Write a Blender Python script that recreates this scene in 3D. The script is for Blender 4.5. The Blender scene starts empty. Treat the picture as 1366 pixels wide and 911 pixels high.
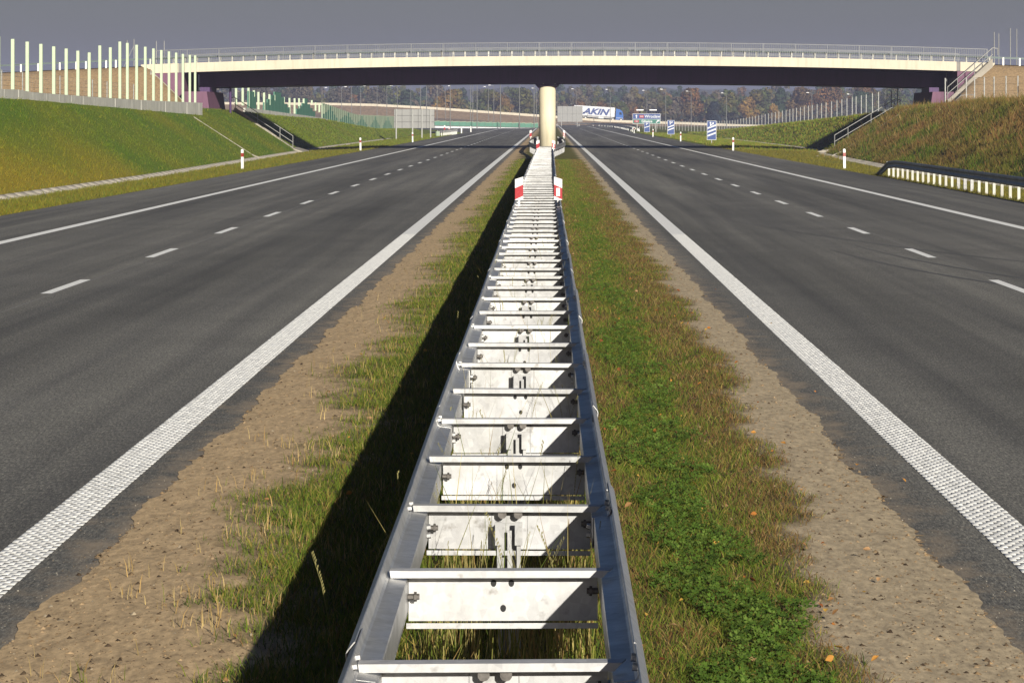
import bpy, math, random
import numpy as np
from mathutils import Vector, Matrix

random.seed(7)
rng = np.random.default_rng(7)
sc = bpy.context.scene
COL = sc.collection
R = math.radians

# ------------------------------------------------------------------ camera
F = 4640.0            # focal length in pixels of the 1366 px wide photograph
H = 2.35              # eye height
cam = bpy.data.cameras.new("camera")
cam.sensor_width = 36.0
cam.lens = F / 1366.0 * 36.0
cam.shift_x = -50.0 / 1366.0
cam.shift_y = -298.5 / 1366.0
cam.clip_start = 0.5
cam.clip_end = 30000.0
camo = bpy.data.objects.new("camera", cam)
camo.location = (0, 0, H)
camo.rotation_euler = (R(90), 0, 0)
COL.objects.link(camo)
sc.camera = camo

# ------------------------------------------------------------------ light
TRAVEL = Vector((-0.97, 2.95, -1.0)).normalized()      # the way the sunlight travels
ELEV = math.asin(-TRAVEL.z)
AZ = math.atan2(-TRAVEL.x, -TRAVEL.y)
world = bpy.data.worlds.new("World")
sc.world = world
world.use_nodes = True
wn = world.node_tree
wn.nodes.clear()
wo = wn.nodes.new("ShaderNodeOutputWorld")
wb = wn.nodes.new("ShaderNodeBackground")
sky = wn.nodes.new("ShaderNodeTexSky")
sky.sky_type = 'NISHITA'
sky.sun_disc = False
sky.sun_elevation = ELEV
sky.sun_rotation = AZ
sky.altitude = 0
sky.air_density = 1.0
sky.dust_density = 1.5
sky.ozone_density = 1.5
hs = wn.nodes.new("ShaderNodeHueSaturation")
hs.inputs['Saturation'].default_value = 1.25
wn.links.new(sky.outputs[0], hs.inputs['Color'])
tint = wn.nodes.new("ShaderNodeMix")
tint.data_type = 'RGBA'
tint.blend_type = 'MULTIPLY'
tint.inputs[0].default_value = 1.0
tint.inputs[7].default_value = (0.42, 0.42, 0.53, 1)      # the whole sky is a little greyer and duller than clear air
wn.links.new(hs.outputs[0], tint.inputs[6])
wn.links.new(tint.outputs[2], wb.inputs['Color'])
wb.inputs['Strength'].default_value = 0.05
wn.links.new(wb.outputs[0], wo.inputs['Surface'])

sl = bpy.data.lights.new("sun", 'SUN')
sl.energy = 5.0
sl.angle = R(0.5)
sl.color = (1.0, 0.945, 0.845)
so = bpy.data.objects.new("sun", sl)
so.rotation_euler = TRAVEL.to_track_quat('-Z', 'Y').to_euler()
so.location = (40, -130, 60)
COL.objects.link(so)

sc.view_settings.view_transform = 'Standard'
sc.view_settings.look = 'None'
sc.view_settings.gamma = 1
sc.view_settings.exposure = 0.72
sc.view_settings.use_curve_mapping = False
sc.cycles.max_bounces = 6
sc.cycles.volume_bounces = 0
sc.cycles.transparent_max_bounces = 6


def at(px, py, D):
    """world point at depth D that the photograph shows at pixel px, py"""
    return ((px - 733.0) * D / F, D, H - (py - 157.0) * D / F)


def atx(px, D):
    return (px - 733.0) * D / F


def atz(py, D):
    return H - (py - 157.0) * D / F


# ------------------------------------------------------------------ materials
def nodes_of(name):
    m = bpy.data.materials.new(name)
    m.use_nodes = True
    t = m.node_tree
    b = t.nodes['Principled BSDF']
    return m, t, b


def N(t, kind, **kw):
    n = t.nodes.new(kind)
    for k, v in kw.items():
        if k in n.inputs:
            n.inputs[k].default_value = v
        else:
            setattr(n, k, v)
    return n


def L(t, a, b):
    t.links.new(a, b)


def noise(t, scale, vec, detail=4, rough=0.6):
    n = N(t, 'ShaderNodeTexNoise')
    n.inputs['Scale'].default_value = scale
    n.inputs['Detail'].default_value = detail
    n.inputs['Roughness'].default_value = rough
    L(t, vec, n.inputs['Vector'])
    return n.outputs['Fac']


def mapping(t, scale=(1, 1, 1)):
    g = N(t, 'ShaderNodeNewGeometry')
    mp = N(t, 'ShaderNodeMapping')
    mp.inputs['Scale'].default_value = scale
    L(t, g.outputs['Position'], mp.inputs['Vector'])
    return mp.outputs['Vector']


def ramp(t, fac, stops):
    r = N(t, 'ShaderNodeValToRGB')
    el = r.color_ramp.elements
    while len(el) < len(stops):
        el.new(0.5)
    for e, (p, c) in zip(el, stops):
        e.position = p
        e.color = (c[0], c[1], c[2], 1) if len(c) == 3 else c
    L(t, fac, r.inputs['Fac'])
    return r.outputs['Color']


def mix(t, fac, a, b, mode='MIX'):
    m = N(t, 'ShaderNodeMix')
    m.data_type = 'RGBA'
    m.blend_type = mode
    if isinstance(fac, (int, float)):
        m.inputs[0].default_value = fac
    else:
        L(t, fac, m.inputs[0])
    for i, v in ((6, a), (7, b)):
        if isinstance(v, tuple):
            m.inputs[i].default_value = (v[0], v[1], v[2], 1)
        else:
            L(t, v, m.inputs[i])
    return m.outputs[2]


def bump(t, b, height, strength, dist=0.02):
    n = N(t, 'ShaderNodeBump')
    n.inputs['Strength'].default_value = strength
    n.inputs['Distance'].default_value = dist
    L(t, height, n.inputs['Height'])
    L(t, n.outputs['Normal'], b.inputs['Normal'])


def plain(name, col, rough=0.6, metal=0.0, var=0.12, scale=3.0, bmp=0.0):
    m, t, b = nodes_of(name)
    v = mapping(t)
    f = noise(t, scale, v)
    lo = tuple(c * (1 - var) for c in col)
    hi = tuple(min(1, c * (1 + var)) for c in col)
    L(t, ramp(t, f, [(0.3, lo), (0.7, hi)]), b.inputs['Base Color'])
    b.inputs['Roughness'].default_value = rough
    b.inputs['Metallic'].default_value = metal
    if bmp:
        bump(t, b, noise(t, scale * 8, v), bmp, 0.01)
    return m


def mat_asphalt():
    m, t, b = nodes_of("asphalt")
    v = mapping(t)
    streak = noise(t, 1.0, mapping(t, (0.55, 0.012, 1)), 3, 0.5)
    streak2 = noise(t, 1.0, mapping(t, (2.2, 0.03, 1)), 3, 0.6)
    c1 = ramp(t, streak, [(0.3, (0.066, 0.064, 0.059)), (0.5, (0.108, 0.105, 0.096)), (0.70, (0.148, 0.144, 0.131))])
    c2 = ramp(t, streak2, [(0.3, (0.74, 0.74, 0.76)), (0.7, (1.22, 1.21, 1.18))])
    c = mix(t, 1.0, c1, c2, 'MULTIPLY')
    patch = noise(t, 0.35, v, 5, 0.65)
    c = mix(t, 1.0, c, ramp(t, patch, [(0.3, (0.88, 0.88, 0.88)), (0.7, (1.12, 1.12, 1.12))]), 'MULTIPLY')
    grain = noise(t, 60.0, mapping(t, (1, 0.16, 1)), 3, 0.95)
    c = mix(t, 1.0, c, ramp(t, grain, [(0.34, (0.35, 0.34, 0.34)), (0.47, (0.85, 0.85, 0.85)), (0.57, (1.4, 1.38, 1.3)), (0.66, (2.5, 2.4, 2.2))]), 'MULTIPLY')
    g2 = noise(t, 14.0, mapping(t, (1, 0.25, 1)), 4, 0.8)
    c = mix(t, 1.0, c, ramp(t, g2, [(0.3, (0.82, 0.82, 0.82)), (0.7, (1.18, 1.18, 1.17))]), 'MULTIPLY')
    # dust carried on to the asphalt along the median
    sx = N(t, 'ShaderNodeSeparateXYZ')
    L(t, N(t, 'ShaderNodeNewGeometry').outputs['Position'], sx.inputs[0])
    ad = N(t, 'ShaderNodeMath', operation='ADD')
    L(t, sx.outputs['X'], ad.inputs[0])
    ad.inputs[1].default_value = 0.185
    ab = N(t, 'ShaderNodeMath', operation='ABSOLUTE')
    L(t, ad.outputs[0], ab.inputs[0])
    mr = N(t, 'ShaderNodeMapRange')
    mr.inputs['From Min'].default_value = 2.18
    mr.inputs['From Max'].default_value = 2.75
    mr.inputs['To Min'].default_value = 0.20
    mr.inputs['To Max'].default_value = -0.16
    L(t, ab.outputs[0], mr.inputs['Value'])
    dn = noise(t, 2.2, mapping(t, (1.2, 0.6, 1)), 7, 0.75)
    sm = N(t, 'ShaderNodeMath', operation='ADD')
    L(t, dn, sm.inputs[0])
    L(t, mr.outputs[0], sm.inputs[1])
    dust = ramp(t, sm.outputs[0], [(0.52, (0, 0, 0)), (0.74, (0.8, 0.8, 0.8))])
    c = mix(t, dust, c, (0.27, 0.215, 0.15))
    L(t, c, b.inputs['Base Color'])
    b.inputs['Roughness'].default_value = 0.85
    b.inputs['Specular IOR Level'].default_value = 0.25
    bump(t, b, grain, 0.5, 0.004)
    return m


def mat_soil():
    m, t, b = nodes_of("sandy_soil")
    v = mapping(t)
    a = noise(t, 1.3, v, 6, 0.65)
    g = noise(t, 22, v, 5, 0.7)
    c = ramp(t, a, [(0.25, (0.30, 0.21, 0.12)), (0.5, (0.37, 0.265, 0.155)), (0.75, (0.42, 0.31, 0.19))])
    c = mix(t, 1.0, c, ramp(t, g, [(0.25, (0.55, 0.52, 0.5)), (0.5, (1, 1, 1)), (0.8, (1.25, 1.25, 1.25))]), 'MULTIPLY')
    L(t, c, b.inputs['Base Color'])
    b.inputs['Roughness'].default_value = 0.95
    b.inputs['Specular IOR Level'].default_value = 0.1
    bump(t, b, noise(t, 30, v, 6, 0.75), 0.7, 0.02)
    return m


def mat_vcol(name, nscale=6.0, lo=0.55, hi=1.4, rough=0.9, transl=0.0, bmp=0.6, bdist=0.05, stretch=(1, 1, 1)):
    m, t, b = nodes_of(name)
    at_ = N(t, 'ShaderNodeAttribute')
    at_.attribute_name = "Col"
    v = mapping(t, stretch)
    f = noise(t, nscale, v, 6, 0.7)
    c = mix(t, 1.0, at_.outputs['Color'], ramp(t, f, [(0.28, (lo, lo, lo)), (0.72, (hi, hi, hi * 0.95))]), 'MULTIPLY')
    L(t, c, b.inputs['Base Color'])
    b.inputs['Roughness'].default_value = rough
    b.inputs['Specular IOR Level'].default_value = 0.15
    if bmp:
        bump(t, b, f, bmp, bdist)
    if transl:
        tr = N(t, 'ShaderNodeBsdfTranslucent')
        L(t, c, tr.inputs['Color'])
        ms = N(t, 'ShaderNodeMixShader')
        ms.inputs[0].default_value = transl
        L(t, b.outputs[0], ms.inputs[1])
        L(t, tr.outputs[0], ms.inputs[2])
        L(t, ms.outputs[0], t.nodes['Material Output'].inputs['Surface'])
    return m


def mat_galv(name="galvanised_steel", base=0.47, rough=0.42, metal=0.75):
    m, t, b = nodes_of(name)
    v = mapping(t)
    vo = N(t, 'ShaderNodeTexVoronoi')
    vo.inputs['Scale'].default_value = 28
    L(t, v, vo.inputs['Vector'])
    f = noise(t, 2.5, v, 6, 0.7)
    c = ramp(t, vo.outputs['Color'], [(0.0, (base * 0.86,) * 3), (1.0, (base * 1.1, base * 1.1, base * 1.08))])
    c = mix(t, 1.0, c, ramp(t, f, [(0.25, (0.72, 0.72, 0.70)), (0.6, (1.05, 1.05, 1.05))]), 'MULTIPLY')
    vd = mapping(t, (14, 90, 14))
    d = noise(t, 1.0, vd, 3, 0.6)
    c = mix(t, 1.0, c, ramp(t, d, [(0.62, (1, 1, 1)), (0.74, (0.6, 0.58, 0.55))]), 'MULTIPLY')
    oi = N(t, 'ShaderNodeObjectInfo')
    c = mix(t, 1.0, c, ramp(t, oi.outputs['Random'], [(0.0, (0.84, 0.84, 0.85)), (1.0, (1.08, 1.08, 1.07))]), 'MULTIPLY')
    gr = noise(t, 1.0, mapping(t, (9, 9, 3)), 5, 0.7)
    c = mix(t, 1.0, c, ramp(t, gr, [(0.30, (0.86, 0.85, 0.83)), (0.50, (1, 1, 1))]), 'MULTIPLY')
    L(t, c, b.inputs['Base Color'])
    b.inputs['Metallic'].default_value = metal
    L(t, ramp(t, f, [(0.3, (rough + 0.12,) * 3), (0.7, (rough - 0.05,) * 3)]), b.inputs['Roughness'])
    bump(t, b, noise(t, 3.0, v, 3), 0.15, 0.01)
    return m


M = {}
M['asphalt'] = mat_asphalt()
M['soil'] = mat_soil()
M['terrain'] = mat_vcol("grass_slope", 7.0, 0.6, 1.35, bmp=0.25, bdist=0.03)
M['median'] = mat_vcol("median_soil", 22.0, 0.52, 1.38, bmp=0.45, bdist=0.012, stretch=(1, 0.35, 1))
M['blade'] = mat_vcol("grass_blade", 3.0, 0.75, 1.25, transl=0.25, bmp=0)
M['leaf'] = mat_vcol("tree_leaf", 0.3, 0.7, 1.3, transl=0.2, bmp=0)
M['bark'] = plain("bark", (0.06, 0.045, 0.035), 0.9, bmp=0.4)
M['galv'] = mat_galv()
M['galv_rung'] = mat_galv("galvanised_spacer", 0.46, 0.55, 0.25)
M['galv_dark'] = mat_galv("weathered_and_shaded_steel", 0.27, 0.5, 0.6)
M['rust'] = plain("rusty_bolt", (0.11, 0.10, 0.09), 0.6, 0.5, 0.3, 60)
M['black'] = plain("black_hole", (0.012, 0.012, 0.012), 0.8)
M['white'] = plain("white_road_paint", (0.80, 0.79, 0.74), 0.6, 0, 0.10, 9.0, 0.3)
M['whitepost'] = plain("white_plastic", (0.62, 0.62, 0.59), 0.4, 0, 0.04)
M['red'] = plain("red_reflector", (0.30, 0.006, 0.012), 0.35, 0, 0.06)
M['darkred'] = plain("dark_red_band", (0.22, 0.02, 0.015), 0.4, 0, 0.06)
M['cream'] = plain("cream_painted_concrete", (0.485, 0.435, 0.335), 0.7, 0, 0.05, 0.5)
M['pier'] = plain("pale_yellow_concrete", (0.60, 0.54, 0.385), 0.7, 0, 0.04, 0.8)
M['concrete'] = plain("grey_concrete", (0.20, 0.19, 0.17), 0.85, 0, 0.18, 2.0, 0.3)
M['concrete_light'] = plain("light_concrete", (0.27, 0.245, 0.20), 0.85, 0, 0.18, 1.0, 0.3)
M['base_concrete'] = plain("pale_base_concrete", (0.46, 0.45, 0.40), 0.85, 0, 0.12, 1.0, 0.2)
M['darkgrey'] = plain("dark_grey_metal", (0.05, 0.05, 0.05), 0.6)
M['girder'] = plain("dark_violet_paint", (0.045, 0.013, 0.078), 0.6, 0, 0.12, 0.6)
M['purple'] = plain("purple_paint", (0.125, 0.052, 0.092), 0.7, 0, 0.12, 0.8)
M['railgrey'] = plain("grey_railing_paint", (0.125, 0.13, 0.135), 0.5, 0.2, 0.1)
M['railgreen'] = plain("green_grey_rail", (0.085, 0.115, 0.11), 0.5, 0.2, 0.1)
M['palegreen'] = plain("pale_green_paint", (0.38, 0.455, 0.31), 0.5, 0, 0.04)
M['lightgreen'] = plain("light_green_panel", (0.25, 0.31, 0.21), 0.7, 0, 0.12, 1.0)
M['darkgreen'] = plain("dark_green_panel", (0.050, 0.165, 0.108), 0.6, 0, 0.10, 1.0)
M['signgrey'] = plain("grey_sign_back", (0.19, 0.19, 0.18), 0.5, 0.2, 0.08, 0.8)
M['signblue'] = plain("blue_sign", (0.005, 0.035, 0.16), 0.4, 0, 0.05)
M['signgreen'] = plain("green_sign", (0.006, 0.11, 0.08), 0.4, 0, 0.05)
M['signred'] = plain("red_sign", (0.25, 0.015, 0.025), 0.4, 0, 0.05)
M['signwhite'] = plain("white_sign", (0.52, 0.53, 0.55), 0.4, 0, 0.03)
M['truckblue'] = plain("blue_lorry_paint", (0.02, 0.10, 0.34), 0.3, 0, 0.08)
M['glass'] = plain("dark_glass", (0.02, 0.03, 0.05), 0.1)
M['rubber'] = plain("tyre_rubber", (0.02, 0.02, 0.02), 0.8)
M['navy'] = plain("navy_lettering", (0.015, 0.04, 0.16), 0.5)
M['pole'] = plain("pale_lamp_pole", (0.24, 0.24, 0.225), 0.5, 0.2, 0.08)
M['lamppole'] = plain("grey_lamp_pole", (0.15, 0.15, 0.14), 0.5, 0.2, 0.08)
M['lamphead'] = plain("white_lamp_head", (0.8, 0.8, 0.8), 0.3, 0, 0.02)
M['tan'] = plain("dry_soil_slope", (0.20, 0.14, 0.085), 0.95, 0, 0.3, 1.2, 0.5)
M['forest'] = mat_vcol("forest_foliage", 0.12, 0.55, 1.45, transl=0.15, bmp=0)


def weather(m, lo=0.80):
    """thin rain streaks and soft blotches on painted concrete"""
    t = m.node_tree
    b = t.nodes['Principled BSDF']
    src = b.inputs['Base Color'].links[0].from_socket
    a = noise(t, 1.0, mapping(t, (4.0, 4.0, 0.35)), 5, 0.7)
    c = mix(t, 1.0, src, ramp(t, a, [(0.33, (lo, lo, lo * 0.97)), (0.52, (1, 1, 1))]), 'MULTIPLY')
    a2 = noise(t, 0.25, mapping(t), 4, 0.6)
    c = mix(t, 1.0, c, ramp(t, a2, [(0.3, (0.93, 0.93, 0.92)), (0.7, (1.04, 1.04, 1.04))]), 'MULTIPLY')
    L(t, c, b.inputs['Base Color'])


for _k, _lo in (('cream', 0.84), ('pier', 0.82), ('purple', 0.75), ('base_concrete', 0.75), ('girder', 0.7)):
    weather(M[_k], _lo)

# ------------------------------------------------------------------ mesh helpers
def tag(o, label=None, cat=None, group=None, kind=None):
    if label:
        o["label"] = label
    if cat:
        o["category"] = cat
    if group:
        o["group"] = group
    if kind:
        o["kind"] = kind
    return o


def arr_mesh(name, V, T, col=None, smooth=False):
    """mesh from numpy arrays: V n x 3, T m x k faces, col n x 3"""
    V = np.asarray(V, dtype=np.float32)
    T = np.asarray(T, dtype=np.int32)
    me = bpy.data.meshes.new(name)
    k = T.shape[1]
    me.vertices.add(len(V))
    me.vertices.foreach_set("co", V.ravel())
    me.loops.add(len(T) * k)
    me.loops.foreach_set("vertex_index", T.ravel())
    me.polygons.add(len(T))
    me.polygons.foreach_set("loop_start", np.arange(0, len(T) * k, k, dtype=np.int32))
    me.polygons.foreach_set("loop_total", np.full(len(T), k, dtype=np.int32))
    if smooth:
        me.polygons.foreach_set("use_smooth", np.ones(len(T), dtype=bool))
    me.update(calc_edges=True)
    if col is not None:
        a = me.color_attributes.new("Col", 'FLOAT_COLOR', 'POINT')
        c4 = np.ones((len(V), 4), dtype=np.float32)
        c4[:, :3] = col
        a.data.foreach_set("color", c4.ravel())
    return me


def arr_obj(name, V, T, mat, parent=None, col=None, smooth=False):
    me = arr_mesh(name, V, T, col, smooth)
    me.materials.append(mat)
    o = bpy.data.objects.new(name, me)
    COL.objects.link(o)
    o.parent = parent
    return o


class MB:
    def __init__(self):
        self.v, self.f = [], []

    def add(self, vs, fs):
        n = len(self.v)
        self.v += [tuple(p) for p in vs]
        self.f += [tuple(i + n for i in f) for f in fs]
        return self

    def box(self, x0, x1, y0, y1, z0, z1):
        return self.add([(x0, y0, z0), (x1, y0, z0), (x1, y1, z0), (x0, y1, z0), (x0, y0, z1), (x1, y0, z1), (x1, y1, z1), (x0, y1, z1)],
                        [(0, 3, 2, 1), (4, 5, 6, 7), (0, 1, 5, 4), (1, 2, 6, 5), (2, 3, 7, 6), (3, 0, 4, 7)])

    def bar(self, a, b, w, h=None, seg=4):
        """prism of seg sides from a to b, w across"""
        a, b = Vector(a), Vector(b)
        h = h or w
        d = (b - a).normalized()
        up = Vector((0, 0, 1)) if abs(d.z) < 0.95 else Vector((0, 1, 0))
        s = d.cross(up).normalized()
        u = s.cross(d)
        off = math.pi / seg
        vs = []
        k = 1 / math.cos(math.pi / seg) if seg == 4 else 1
        for p in (a, b):
            for i in range(seg):
                t = off + 2 * math.pi * i / seg
                vs.append(p + s * math.cos(t) * w / 2 * k + u * math.sin(t) * h / 2 * k)
        fs = [tuple(range(seg))[::-1], tuple(range(seg, 2 * seg))]
        fs += [(i, (i + 1) % seg, seg + (i + 1) % seg, seg + i) for i in range(seg)]
        return self.add(vs, fs)

    def cyl(self, c, r, z0, z1, seg=24, r2=None):
        r2 = r if r2 is None else r2
        vs = [(c[0] + r * math.cos(2 * math.pi * i / seg), c[1] + r * math.sin(2 * math.pi * i / seg), z0) for i in range(seg)]
        vs += [(c[0] + r2 * math.cos(2 * math.pi * i / seg), c[1] + r2 * math.sin(2 * math.pi * i / seg), z1) for i in range(seg)]
        fs = [tuple(range(seg))[::-1], tuple(range(seg, 2 * seg))]
        fs += [(i, (i + 1) % seg, seg + (i + 1) % seg, seg + i) for i in range(seg)]
        return self.add(vs, fs)

    def prism(self, prof, axis, a, b):
        """2D outline prof extruded along axis 'x' or 'y' from a to b"""
        n = len(prof)
        if axis == 'y':
            vs = [(p[0], a, p[1]) for p in prof] + [(p[0], b, p[1]) for p in prof]
        elif axis == 'x':
            vs = [(a, p[0], p[1]) for p in prof] + [(b, p[0], p[1]) for p in prof]
        else:
            vs = [(p[0], p[1], a) for p in prof] + [(p[0], p[1], b) for p in prof]
        fs = [tuple(range(n)), tuple(range(n, 2 * n))[::-1]]
        fs += [(i, i + n, (i + 1) % n + n, (i + 1) % n) for i in range(n)]
        return self.add(vs, fs)

    def mesh(self, name, mat, smooth=False):
        me = bpy.data.meshes.new(name)
        me.from_pydata(self.v, [], self.f)
        me.materials.append(mat)
        if smooth:
            for p in me.polygons:
                p.use_smooth = True
        me.update()
        import bmesh
        bm = bmesh.new()
        bm.from_mesh(me)
        bmesh.ops.recalc_face_normals(bm, faces=bm.faces)
        bm.to_mesh(me)
        bm.free()
        return me

    def build(self, name, mat, parent=None, smooth=False):
        return obj(name, self.mesh(name, mat, smooth), parent)


def obj(name, me, parent=None, loc=None, rot=None):
    o = bpy.data.objects.new(name, me)
    COL.objects.link(o)
    o.parent = parent
    if loc is not None:
        o.location = loc
    if rot is not None:
        o.rotation_euler = rot
    return o


def empty(name, loc=(0, 0, 0), rz=0.0):
    o = bpy.data.objects.new(name, None)
    o.empty_display_size = 0.2
    o.location = loc
    o.rotation_euler = (0, 0, rz)
    COL.objects.link(o)
    return o


def copy_tree(o, parent=None):
    c = o.copy()
    COL.objects.link(c)
    c.parent = parent
    for ch in o.children:
        copy_tree(ch, c)
    return c


def text_mesh(s, size, depth, shear=0.0, bold=0.0):
    cu = bpy.data.curves.new("lettering", 'FONT')
    cu.body = s
    cu.size = size
    cu.extrude = depth
    cu.shear = shear
    cu.offset = bold
    cu.resolution_u = 3
    cu.align_x = 'CENTER'
    cu.align_y = 'CENTER'
    o = bpy.data.objects.new("lettering", cu)
    COL.objects.link(o)
    bpy.context.view_layer.update()
    dg = bpy.context.evaluated_depsgraph_get()
    me = bpy.data.meshes.new_from_object(o.evaluated_get(dg))
    bpy.data.objects.remove(o)
    me.name = "lettering"
    return me


# ------------------------------------------------------------------ terrain shape
def ip(x, pts):
    p = np.array(pts, dtype=float)
    return np.interp(x, p[:, 0], p[:, 1])


def toeL(D):
    return ip(D, [(0, 16.9), (150, 16.9), (250, 18.2), (300, 18.7), (5000, 18.7)])


def toeR(D):
    return ip(D, [(0, 16.9), (177, 16.9), (240, 18.4), (258, 20.3), (300, 20.6), (5000, 20.6)])


def topL(D):
    return ip(D, [(0, 3.45), (145, 3.28), (225, 3.0), (262, 2.85), (300, 2.45), (354, 2.15), (400, 1.35), (440, 0.75), (520, 0.6), (620, 0.1), (700, -0.15), (9000, -0.15)])


def topR(D):
    return ip(D, [(0, 3.1), (166, 3.1), (190, 3.2), (208, 3.0), (250, 2.95), (278, 2.6), (335, 1.95), (405, 1.2), (511, 0.05), (600, -0.15), (9000, -0.15)])


def deckz(X):
    return H + 4.42 - 0.00060 * (X - 3.0) ** 2


YB0, YB1 = 250.0, 268.0      # near and far edge of the overpass; far edge pushed back to widen its shadow


def vnoise(X, Y, s, seed=0):
    """cheap smooth noise for arrays"""
    a = np.sin(X * 1.7 / s + seed) * np.cos(Y * 1.3 / s + seed * 2.1)
    b = np.sin((X * 0.8 + Y * 1.9) / s + 3.1 * seed + 1.3) * 0.7
    c = np.cos((X * 3.1 - Y * 2.3) / s + seed * 0.7) * 0.45
    d = np.sin((X * 5.3 + Y * 4.7) / s + seed * 1.9) * 0.3
    return (a + b + c + d) / 2.45


def height(X, D):
    X = np.asarray(X, dtype=float)
    D = np.asarray(D, dtype=float)
    left = X < 0
    a = np.abs(X)
    toe = np.where(left, toeL(D), toeR(D))
    top = np.where(left, topL(D), topR(D))
    zt = -0.22
    verge = -0.02 + (a - 13.1) / (toe - 13.1) * (zt + 0.02)
    slope = zt + (a - toe - 0.6) / 1.55
    z = np.where(a < toe, verge, np.where(a < toe + 0.6, zt - 0.03, np.minimum(np.maximum(slope, zt - 0.03), np.maximum(top, zt - 0.03))))
    crest = np.clip((a - toe - 0.6) / 3, 0, 1)
    z = z + crest * 0.02 * vnoise(X, D, 2.3, 1)
    # approach embankments of the overpass
    zr = deckz(X) - 0.15
    zr = np.where(a > 60, H + 4.42 - 0.0006 * 57 ** 2 - 0.15, zr)
    front = zr - np.maximum(0, YB0 - 0.2 - D) / 1.5
    back = zr - np.maximum(0, D - YB1 - 0.2) / 1.5
    edge = np.where(left, 28.9, 31.5)
    side = zr - np.maximum(0, edge - a) / 1.02
    emb = np.minimum(np.minimum(front, back), side)
    emb = np.where(a > 24.2, emb, -9)
    return np.maximum(z, emb)


GREEN = np.array([0.074, 0.122, 0.008])
YELL = np.array([0.205, 0.158, 0.012])
OLIVE = np.array([0.118, 0.110, 0.018])
BROWN = np.array([0.165, 0.098, 0.030])
TAN = np.array([0.25, 0.175, 0.10])


def lerp(a, b, t):
    return a * (1 - t[:, None]) + b * t[:, None]


def groundcol(X, D, hz):
    X = X.ravel()
    D = D.ravel()
    n1 = vnoise(X, D * 0.4, 3.0, 2)
    n2 = vnoise(X * 2, D * 0.3, 1.7, 5)
    left = X < 0
    a = np.abs(X)
    toe = np.where(left, toeL(D), toeR(D))
    # left bank: yellow below and near, green above and far
    up = np.clip((a - toe - 0.6) / 5.0, 0, 1)
    near = np.clip((165 - D + 0) / 60, 0, 1)
    ty = np.clip(near * 1.5 * (1 - up * 1.3) + 0.35 * n1 + 0.15, 0, 1)
    cl = lerp(GREEN, YELL, ty)
    n3 = vnoise(X * 1.1, D * 0.16, 1.0, 71)
    tr = np.clip(0.55 + 0.9 * n1 + 0.6 * n2, 0, 1)
    cr = lerp(OLIVE * 0.85, BROWN, tr * np.clip(up * 2.2, 0, 1))
    cr = lerp(cr, GREEN * 0.85, np.clip(n3 * 2.2 - 0.1 + 0.5 * (0.5 - up), 0, 1) * 0.9)
    cr = lerp(cr, BROWN * 0.55, np.clip(-n3 * 1.8 - 0.35, 0, 1) * 0.8)
    c = np.where(left[:, None], cl, cr)
    verge = lerp(OLIVE, YELL * 0.8, np.clip(0.25 + 0.5 * n1, 0, 1))
    c = np.where((a < toe)[:, None], verge, c)
    # beyond the overpass the grass is painted lighter, in place of sun on the dim slope
    far = np.clip((D - 262) / 60, 0, 1)
    c = lerp(c, lerp(OLIVE * 1.1, GREEN * 1.15, np.clip(0.5 + n1 * 0.8, 0, 1)), far * 0.7)
    top = np.where(left, topL(D), topR(D))
    tt = np.clip((hz.ravel() - top - 0.25) / 0.3, 0, 1) * (a > 23.5) * ((D > 235) & (D < 275))
    c = lerp(c, TAN, tt)
    farp = np.clip((a - 30) / 20, 0, 1) * (1 - tt)
    c = lerp(c, np.array([0.13, 0.095, 0.05]), farp * 0.8)
    return c


def grid(name, xs, ys, zf, mat, cf=None, kind="structure"):
    Xg, Yg = np.meshgrid(xs, ys)
    Z = zf(Xg, Yg)
    V = np.stack([Xg.ravel(), Yg.ravel(), Z.ravel()], 1)
    nx, ny = len(xs), len(ys)
    i = np.arange(nx - 1)[None, :] + np.arange(ny - 1)[:, None] * nx
    i = i.ravel()
    T = np.stack([i, i + 1, i + nx + 1, i + nx], 1)
    o = arr_obj(name, V, T, mat, col=cf(Xg, Yg, Z) if cf else None, smooth=True)
    o["kind"] = kind
    return o


ysT = np.concatenate([np.arange(-30, 90, 6), np.arange(90, 232, 1.6), np.arange(232, 280, 0.7), np.arange(280, 540, 4), np.arange(540, 960, 15)])
xsR = np.concatenate([np.arange(13.1, 34, 0.3), np.arange(34, 60, 2.5), np.arange(60, 400, 20)])
grid("ground_bank_left", -xsR[::-1], ysT, height, M['terrain'], groundcol)
grid("ground_bank_right", xsR, ysT, height, M['terrain'], groundcol)

g = arr_obj("ground", [(-6000, -200, -0.42), (6000, -200, -0.42), (6000, 12000, -0.42), (-6000, 12000, -0.42)], [(0, 1, 2, 3)], plain("far_field", (0.13, 0.10, 0.05), 0.95, 0, 0.4, 0.02))
g["kind"] = "structure"

# ------------------------------------------------------------------ roads
AL, AR = -2.42, 2.05        # asphalt edges at the median


def strip(name, x0, x1, y0, y1, z, mat, n=1, kind="structure", parent=None):
    V, T = [], []
    for i in range(n + 1):
        y = y0 + (y1 - y0) * i / n
        V += [(x0, y, z), (x1, y, z)]
    for i in range(n):
        T.append((2 * i, 2 * i + 1, 2 * i + 3, 2 * i + 2))
    o = arr_obj(name, V, T, mat, parent)
    if kind:
        o["kind"] = kind
    return o


strip("road_left", -13.12, AL - -0.3, -30, 770, 0.0, M['asphalt'], 30)
strip("road_right", AR - 0.3, 13.12, -30, 1500, 0.0, M['asphalt'], 30)
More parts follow.
